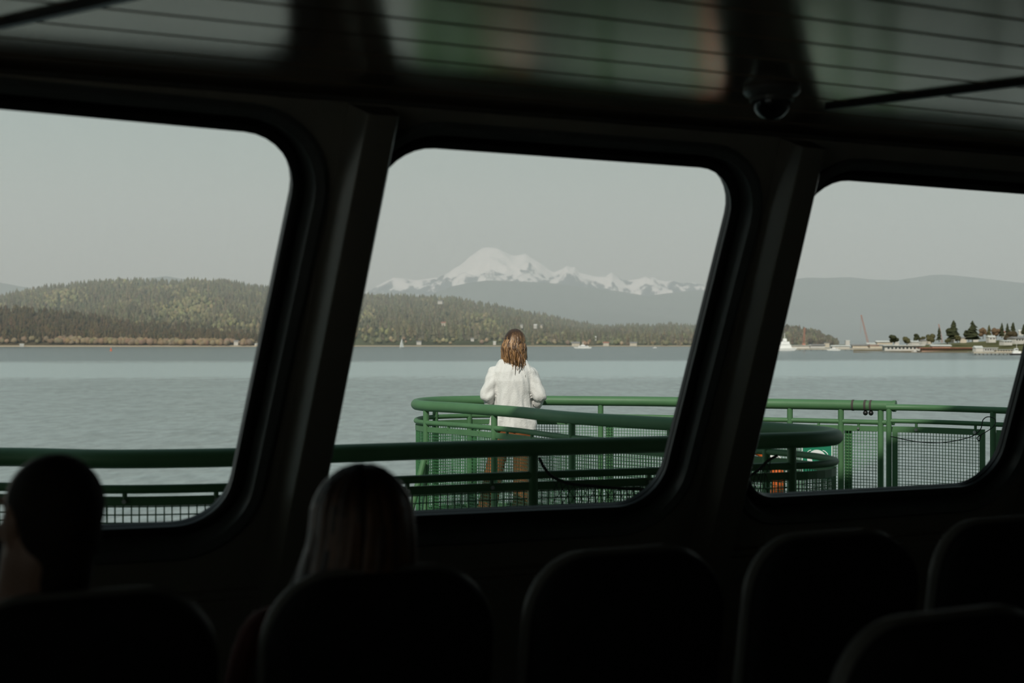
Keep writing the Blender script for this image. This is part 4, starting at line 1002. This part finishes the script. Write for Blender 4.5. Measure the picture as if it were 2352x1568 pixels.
def motorboat(px, D, L, label, scale=1.0, name='motorboat'):
    c = afloat(px, D); t = thing(name, c, label, 'boat'); h_, X, Y = hull_shape(c, L, L*.24, L*.085, PI-.06)
    obj('hull', h_, MT['boat'], t, 30); b1 = lambda a, w, d, z0, z1, m_, nm: obj(nm, M().loft([[c+X*(a+sx_*w/2*kk)+Y*(sy_*d/2)+Vector((0, 0, z)) for sx_, sy_ in ((-1, -1), (1, -1), (1, 1), (-1, 1))] for z, kk in ((z0, 1), (z1, .86))]), m_, t)
    b1(-.03*L, .58*L, .18*L, .08*L, .155*L, MT['boat'], 'cabin'); b1(-.03*L, .50*L, .186*L, .105*L, .13*L, MT['glassd'], 'window_band')
    b1(.0, .24*L, .15*L, .15*L, .205*L, MT['boat'], 'wheelhouse'); obj('mast', M().tube([c+Vector((0, 0, .2*L)), c+Vector((0, 0, .34*L))], .012*L, 6), MT['boat'], t)
    return t
motorboat(1339, 2470, 31, 'white motor yacht crossing right of the person'); motorboat(1504, 2640, 8.5, 'tiny white launch right of the motor yacht')
c = afloat(255, 1800); by2 = thing('buoy', c, 'orange channel buoy off the left beach', 'buoy')
obj('float', M().lathe(c, [(.001, -.4), (1.5, -.3), (1.6, .3), (1.4, .9), (.001, 1.0)], 14), MT['buoy'], by2, 40)
obj('tower', M().lathe(c, [(1.0, .9), (.95, 1.4), (.62, 3.6), (.6, 4.2), (.001, 4.2)], 8), MT['buoy'], by2)
obj('lantern', M().lathe(c, [(.25, 4.1), (.3, 4.8), (.001, 5.1)], 8), MT['tape'], by2)

# ------------------------------------------------------------------ harbour town at right
TOWN = Land([(1960, 801), (2010, 797), (2060, 792), (2110, 789), (2160, 785), (2220, 782), (2280, 778), (2352, 772), (2500, 766), (2750, 760)], 1500, 2150, 2, .75, 3, .01, 4)
tag(obj('town_shore', TOWN.mesh(60, 12), terrain_mat('grassy_bank', (.10, .105, .045), (.20, .16, .11), ZWAT+1.2, .03, second=(.15, .14, .065)), smooth=80), 'grassy bank of the harbour town', 'hill', kind='structure')
HEAD = Land([(1690, 752), (1760, 746), (1800, 747), (1830, 750), (1850, 752), (1880, 762), (1905, 774), (1925, 786), (1940, 796)], 3500, 3900, 12, .85, 7, .004, 21)
tag(obj('harbour_headland', HEAD.mesh(40, 10), GREEN_LAND, smooth=80), 'small dark wooded headland behind the shipyard', 'hill', kind='structure')
items = []
for _ in range(900):
    px = random.uniform(1690, 1925); p = HEAD.pos(px, random.random()*1.0+.04); items.append((p.x, p.y, p.z-1, random.uniform(11, 22), random.uniform(.8, 1.2), 0 if random.random() < .7 else 1, tint(G1 if random.random() < .7 else (.10, .075, .045), .3)))
forest('headland_forest', items, 'dark trees covering the headland behind the shipyard')

def pier(px0, px1, y_top, y_wat, D, label, n, m_=None):
    a, b2 = P(px0, y_top, D), P(px1, y_top, D); t = thing('pier', ((a.x+b2.x)/2, D, ZWAT-.5), label, 'pier'); w = b2.x-a.x
    obj('platform', M().box(((a.x+b2.x)/2, D+8, a.z-.8), (w, 18, 1.6)), m_ or MT['pier'], t)
    for k in range(n):
        x = a.x+w*(k+.5)/n; obj('piling', M().tube([(x, D+.4, ZWAT-1), (x, D+.4, a.z-1)], .45, 6), MT['piling'], t)
    return t
pier(1700, 2040, 799, 803, 1900, 'long low shipyard pier below the headland', 26); pier(2236, 2420, 806.5, 813, 1290, 'timber ferry dock on pilings before the town', 20)
def shed(px, base, w, h, D, lab, a, r_, rz=0.0, depth=.35, flat=False, win=0, cat='building'):
    return house('waterfront_building', px, base, w, h, D, lab, MT[a], MT[r_], rz, depth, 'harbour buildings', cat, flat, win)
shed(2072, 804, 86, 13, 1640, 'long white warehouse at the water in the middle of the harbour', 'hwhite', 'wroof', .02, .25, True, 9)
shed(2030, 790, 36, 9, 1990, 'white-roofed shed behind the long warehouse', 'hcream', 'wroof', .05, .4)
shed(2175, 807, 120, 10, 1590, 'long low brick-red waterfront wall building', 'brick', 'rroof', .0, .12, True)
shed(2160, 799, 42, 9, 1615, 'grey-roofed shed above the brick-red waterfront building', 'brick', 'wroof', .0, .4)
shed(2246, 806, 18, 13, 1296, 'white gabled terminal at the ferry dock', 'hwhite', 'wroof', .2, .8)
shed(2272, 806, 32, 9, 1318, 'low white terminal wing on the ferry dock', 'hwhite', 'wroof', .1, .4, True, 5)
shed(2306, 806.3, 40, 5, 1294, 'low pale shelter along the ferry dock', 'hcream', 'wroof', 0, .2, True, 6)
shed(1799, 798.4, 22, 9, 1905, 'tan shed at the foot of the white ship', 'hcream', 'wroof', 0, .5, True)
for i, (px, b_, w, h, D, a, r_, lab) in enumerate([(1835, 799, 44, 7, 1915, 'hwhite', 'wroof', 'long pale shipyard shed left of the red crane mast'), (1876, 798, 34, 9, 1955, 'hwhite', 'hroof', 'grey-roofed shipyard shed right of the red crane mast'), (1898, 797, 12, 12, 1990, 'hcream', 'hroof', 'narrow tan shipyard house beside the sheds'), (1930, 799, 40, 7, 1918, 'hwhite', 'wroof', 'pale boat shed in the middle of the shipyard'), (1946, 795, 9, 15, 1965, 'hwhite', 'wroof', 'slim white tower house in the shipyard'), (1976, 798, 38, 9, 1916, 'hcream', 'hroof', 'cream shed at the foot of the tall crane'), (2012, 800, 30, 7, 1905, 'hcream', 'rroof', 'brown-roofed shed at the shipyard end of the warehouse'), (2000, 793, 20, 7, 1960, 'hwhite', 'wroof', 'small white roof behind the tall crane')]):
    house('shipyard_shed', px, min(b_, 798.4), w, h, D, lab, MT[a], MT[r_], random.uniform(-.1, .1), .4, 'shipyard sheds', 'building', i % 2 == 0)
for px, b_, w, h, D, a, r_, lab, wn_ in [(2276, 780, 17, 11, 1800, 'hwhite', 'wroof', 'white gabled house on the bank below the tall conifers', 2), (2336, 783, 34, 11, 1720, 'hwhite', 'hroof', 'large pale house with dark windows at the right edge', 4), (2212, 781, 14, 8, 1900, 'hcream', 'hroof', 'tan house between the two tall conifers', 0), (2183, 781, 13, 7, 1900, 'hcream', 'wroof', 'cream house under the leftmost tall conifer', 0), (2098, 789, 20, 8, 1860, 'hwhite', 'wroof', 'white house with pale roof behind the warehouse', 0), (2120, 786, 12, 7, 1900, 'hwhite', 'hroof', 'small white house right of the warehouse roofline', 0), (2059, 790, 10, 8, 1880, 'hwhite', 'wroof', 'small white gable beside the round tree', 0), (2240, 779, 12, 6, 1900, 'hwhite', 'hroof', 'small white house right of the widest conifer', 0), (2308, 768, 9, 9, 2050, 'hcream', 'rroof', 'tan house high among trees near the right edge', 0), (2134, 784, 9, 6, 1950, 'hcream', 'rroof', 'small tan house left of the narrow conifer', 0), (2346, 764, 12, 8, 2050, 'hwhite', 'wroof', 'white house highest on the bank at the right edge', 0), (2310, 786, 22, 6, 1700, 'hwhite', 'wroof', 'long white house on the slope left of the large pale house', 3)]:
    house('town_house', px, b_, w, h, D, lab, MT[a], MT[r_], random.uniform(-.4, .4), .8, 'town houses', 'house', False, wn_)

# trees standing singly in the town
def town_tree(px, base, h_px, w_px, D, kind, col, label):
    c = P(px, base, D); h = h_px*D/F; w = w_px*D/F; t = thing('conifer' if kind == 0 else 'round_tree', (c.x, c.y, c.z-2), label, 'tree', 'town trees'); rg = random.Random(int(px*7+base))
    obj('trunk', M().tube([Vector(c)-Vector((0, 0, 2)), Vector(c)+Vector((0, 0, h*.5))], [.5, .3], 6), MT['ttrunk'], t)
    mb = M()
    if kind == 0:
        n_ = 9
        for k in range(n_):
            z0 = h*(.06+.84*k/n_); r = w/2*(1-k/n_)**.55*rg.uniform(.78, 1.12)+.3; th = h*.24; m_ = 9; ox, oy = rg.uniform(-.09, .09)*w*(1-k/n_), rg.uniform(-.09, .09)*w*(1-k/n_)
            ring = [Vector(c)+Vector((ox, oy, 0))+Vector((r*rg.uniform(.6, 1.2)*math.cos(2*PI*i/m_), r*rg.uniform(.65, 1.15)*math.sin(2*PI*i/m_), z0+rg.uniform(-.05, .03)*h)) for i in range(m_)]
            top = Vector(c)+Vector((ox*.5, oy*.5, min(z0+th, h))); mb.add(ring+[top], [(i, (i+1) % m_, m_) for i in range(m_)]+[tuple(range(m_))[::-1]])
    else:
        for k in range(10):
            q = Vector(c)+Vector((rg.uniform(-.32, .32)*w, rg.uniform(-.3, .3)*w, h*rg.uniform(.2, .74))); r = w*rg.uniform(.2, .32)
            o_ = len(mb.v); mb.ellipsoid(q, (r, r, min(r*.9, h*.27)), None, 9, 6)
            for i in range(o_, len(mb.v)): mb.v[i] = tuple(Vector(mb.v[i])+Vector((rg.uniform(-.12, .12)*r, rg.uniform(-.12, .12)*r, rg.uniform(-.12, .12)*r)))
    o = obj('foliage', mb, MT['tree'], t); me = o.data; ca = me.color_attributes.new('Col', 'FLOAT_COLOR', 'POINT')
    cc = []
    for v in me.vertices: k = rg.uniform(.75, 1.25); cc += [col[0]*k, col[1]*k, col[2]*k, 1]
    ca.data.foreach_set('color', cc)
DKC, OLV, RUS = (.045, .050, .026), (.085, .080, .038), (.150, .100, .060)
for a in [(2055, 784, 17, 22, 1860, 1, DKC, 'round dark tree nearest the shipyard'), (2083, 788, 17, 18, 1840, 1, OLV, 'olive round tree right of the round dark one'), (2104, 784, 22, 15, 1880, 1, DKC, 'dark bushy tree above the long warehouse'), (2118, 784, 14, 12, 1935, 1, OLV, 'small olive tree right of the dark bushy tree'), (2139, 784, 20, 22, 1880, 1, OLV, 'olive tree left of the narrow conifer'), (2157, 781, 32, 14, 1860, 0, DKC, 'narrow dark conifer standing left of the two tall conifers'),
          (2190, 779, 46, 32, 1860, 0, DKC, 'tall broad conifer, left one of the tall pair'), (2183, 779, 30, 22, 1880, 1, DKC, 'dark leafy tree tucked against the left tall conifer'), (2234, 780, 46, 38, 1850, 0, DKC, 'tallest and widest conifer, right one of the tall pair'), (2225, 780, 26, 20, 1900, 1, DKC, 'dark leafy tree against the widest conifer'), (2199, 782, 14, 14, 1830, 1, OLV, 'low olive bush at the foot of the left tall conifer'), (2258, 774, 26, 18, 1950, 1, RUS, 'russet bare tree right of the tall pair'), (2272, 776, 32, 14, 1930, 0, OLV, 'olive conifer among russet trees'), (2288, 774, 24, 22, 1950, 1, RUS, 'russet round tree in front of the right-hand conifers'),
          (2301, 772, 33, 14, 1950, 0, DKC, 'dark conifer, leftmost of the right-hand three'), (2314, 770, 30, 14, 1980, 0, DKC, 'dark conifer, middle of the right-hand three'), (2327, 772, 34, 17, 1930, 0, DKC, 'dark conifer, rightmost of the right-hand three'), (2320, 783, 26, 26, 1800, 1, (.07, .055, .032), 'dark brown tree below the right-hand conifers'), (2352, 768, 26, 18, 1960, 0, DKC, 'conifer cut by the right picture edge'), (2176, 786, 9, 18, 1780, 1, OLV, 'low hedge-like bush on the bank below the cream house')]:
    town_tree(*a)

# shipyard cranes
def lattice(name, a, b2, w, label):
    a, b2 = Vector(a), Vector(b2); t = thing(name, (a.x, a.y, a.z), label, 'crane', 'shipyard cranes'); d = (b2-a); L = d.length; d.normalize(); X = Vector((0, 1, 0)).cross(d).normalized(); Y = d.cross(X)
    for sx_, sy_ in ((-1, -1), (1, -1), (1, 1), (-1, 1)):
        obj('chord', M().tube([a+(X*sx_+Y*sy_)*w/2, b2+(X*sx_+Y*sy_)*w/4], .15, 5), MT['crane'], t)
    n = max(6, int(L/(w*1.2))); lc_ = M()
    for k in range(n):
        q0, q1 = a+d*L*k/n, a+d*L*(k+1)/n; s0 = w/2*(1-.5*k/n)
        for sy_ in (-1, 1): sgn = 1 if k % 2 else -1; lc_.tube([q0+X*s0*sgn+Y*sy_*s0, q1-X*s0*sgn*.97+Y*sy_*s0], .10, 4)
    obj('lacing', lc_, MT['crane'], t); return t, a, b2
t, a, b2 = lattice('harbour_crane', P(1846, 797, 1930), P(1848, 751, 1930), 2.4, 'short upright red crane mast before the headland')
obj('cab', M().box(Vector(a)+Vector((0, 0, 3)), (4, 4, 5)), MT['crane'], t)
t, a, b2 = lattice('harbour_crane.001', P(1996, 796, 2010), P(1978, 722, 2010), 2.2, 'tall slanting red crane boom above the shipyard')
obj('cab', M().box(Vector(a)+Vector((2, 0, 3)), (5, 4, 5)), MT['crane'], t)
obj('hoist_line', M().tube([b2, Vector((b2.x-1, b2.y, b2.z-26))], .12, 4), MT['crane'], t)
t, a, b2 = lattice('harbour_crane.002', P(2164, 786, 2100), P(2156, 743, 2100), 2.2, 'pale red crane boom peeking behind the narrow conifer')

# white ship at the yard and tug at the dock
c = afloat(1790, 1880); shp = thing('moored_ship', c, 'white ship with stepped upperworks moored at the shipyard', 'ship')
h_, X, Y = hull_shape(c, 46, 9, 3.5, PI); obj('hull', h_, MT['boat'], shp, 30)
for a_, w, z0, z1, nm in ((-6, 20, 3.5, 8, 'deck_house'), (-7, 13, 8, 12, 'bridge'), (-7, 5, 12, 16, 'funnel')):
    obj(nm, M().loft([[c+X*(a_+sx_*w/2*kk)+Y*(sy_*3.6*kk)+Vector((0, 0, z)) for sx_, sy_ in ((-1, -1), (1, -1), (1, 1), (-1, 1))] for z, kk in ((z0, 1), (z1, .85))]), MT['boat'], shp)
obj('mast', M().tube([c+X*-7+Vector((0, 0, 15)), c+X*-7+Vector((0, 0, 23))], .3, 6), MT['boat'], shp)
c = afloat(2335, 1262); tg = thing('tugboat', c, 'white tugboat with dark hull at the ferry dock', 'boat')
h_, X, Y = hull_shape(c, 13, 4.2, 1.5, PI); obj('hull', h_, MT['tug'], tg, 30)
for a_, w, z0, z1, nm in ((0, 7.5, 1.4, 3.6, 'deck_house'), (.6, 3.2, 3.6, 6.0, 'wheelhouse')):
    obj(nm, M().loft([[c+X*(a_+sx_*w/2*kk)+Y*(sy_*1.5*kk)+Vector((0, 0, z)) for sx_, sy_ in ((-1, -1), (1, -1), (1, 1), (-1, 1))] for z, kk in ((z0, 1), (z1, .9))]), MT['boat'], tg)
obj('wheelhouse_window', M().box(c+X*.6+Vector((0, -1.45, 5.0)), (2.4, .15, .8)), MT['glassd'], tg)
obj('mast', M().tube([c+Vector((0, 0, 6)), c+Vector((0, 0, 10))], .12, 6), MT['boat'], tg)
c = afloat(1915, 1880); ms = motorboat(1915, 1880, 18, 'white moored motorboat along the shipyard pier', name='motorboat.002')
ms2 = motorboat(2105, 1600, 11, 'white moored motorboat at the warehouse front', name='motorboat.003')

# ------------------------------------------------------------------ haze over the bay
hz = bpy.data.materials.new('sea_haze'); hz.use_nodes = True; n, l = hz.node_tree.nodes, hz.node_tree.links; n.clear()
ho = n.new('ShaderNodeOutputMaterial'); hv = n.new('ShaderNodeVolumeScatter'); hv.inputs['Color'].default_value = (.93, 1.0, .99, 1); hv.inputs['Density'].default_value = 2.2e-4; hv.inputs['Anisotropy'].default_value = 0.0
l.new(hv.outputs[0], ho.inputs['Volume'])
hz.cycles.homogeneous_volume = True
hb = obj('haze', M().box((0, 6500, 430), (30000, 7400, 900)), hz); tag(hb, 'thin grey haze over the bay and far hills', 'haze', kind='stuff')
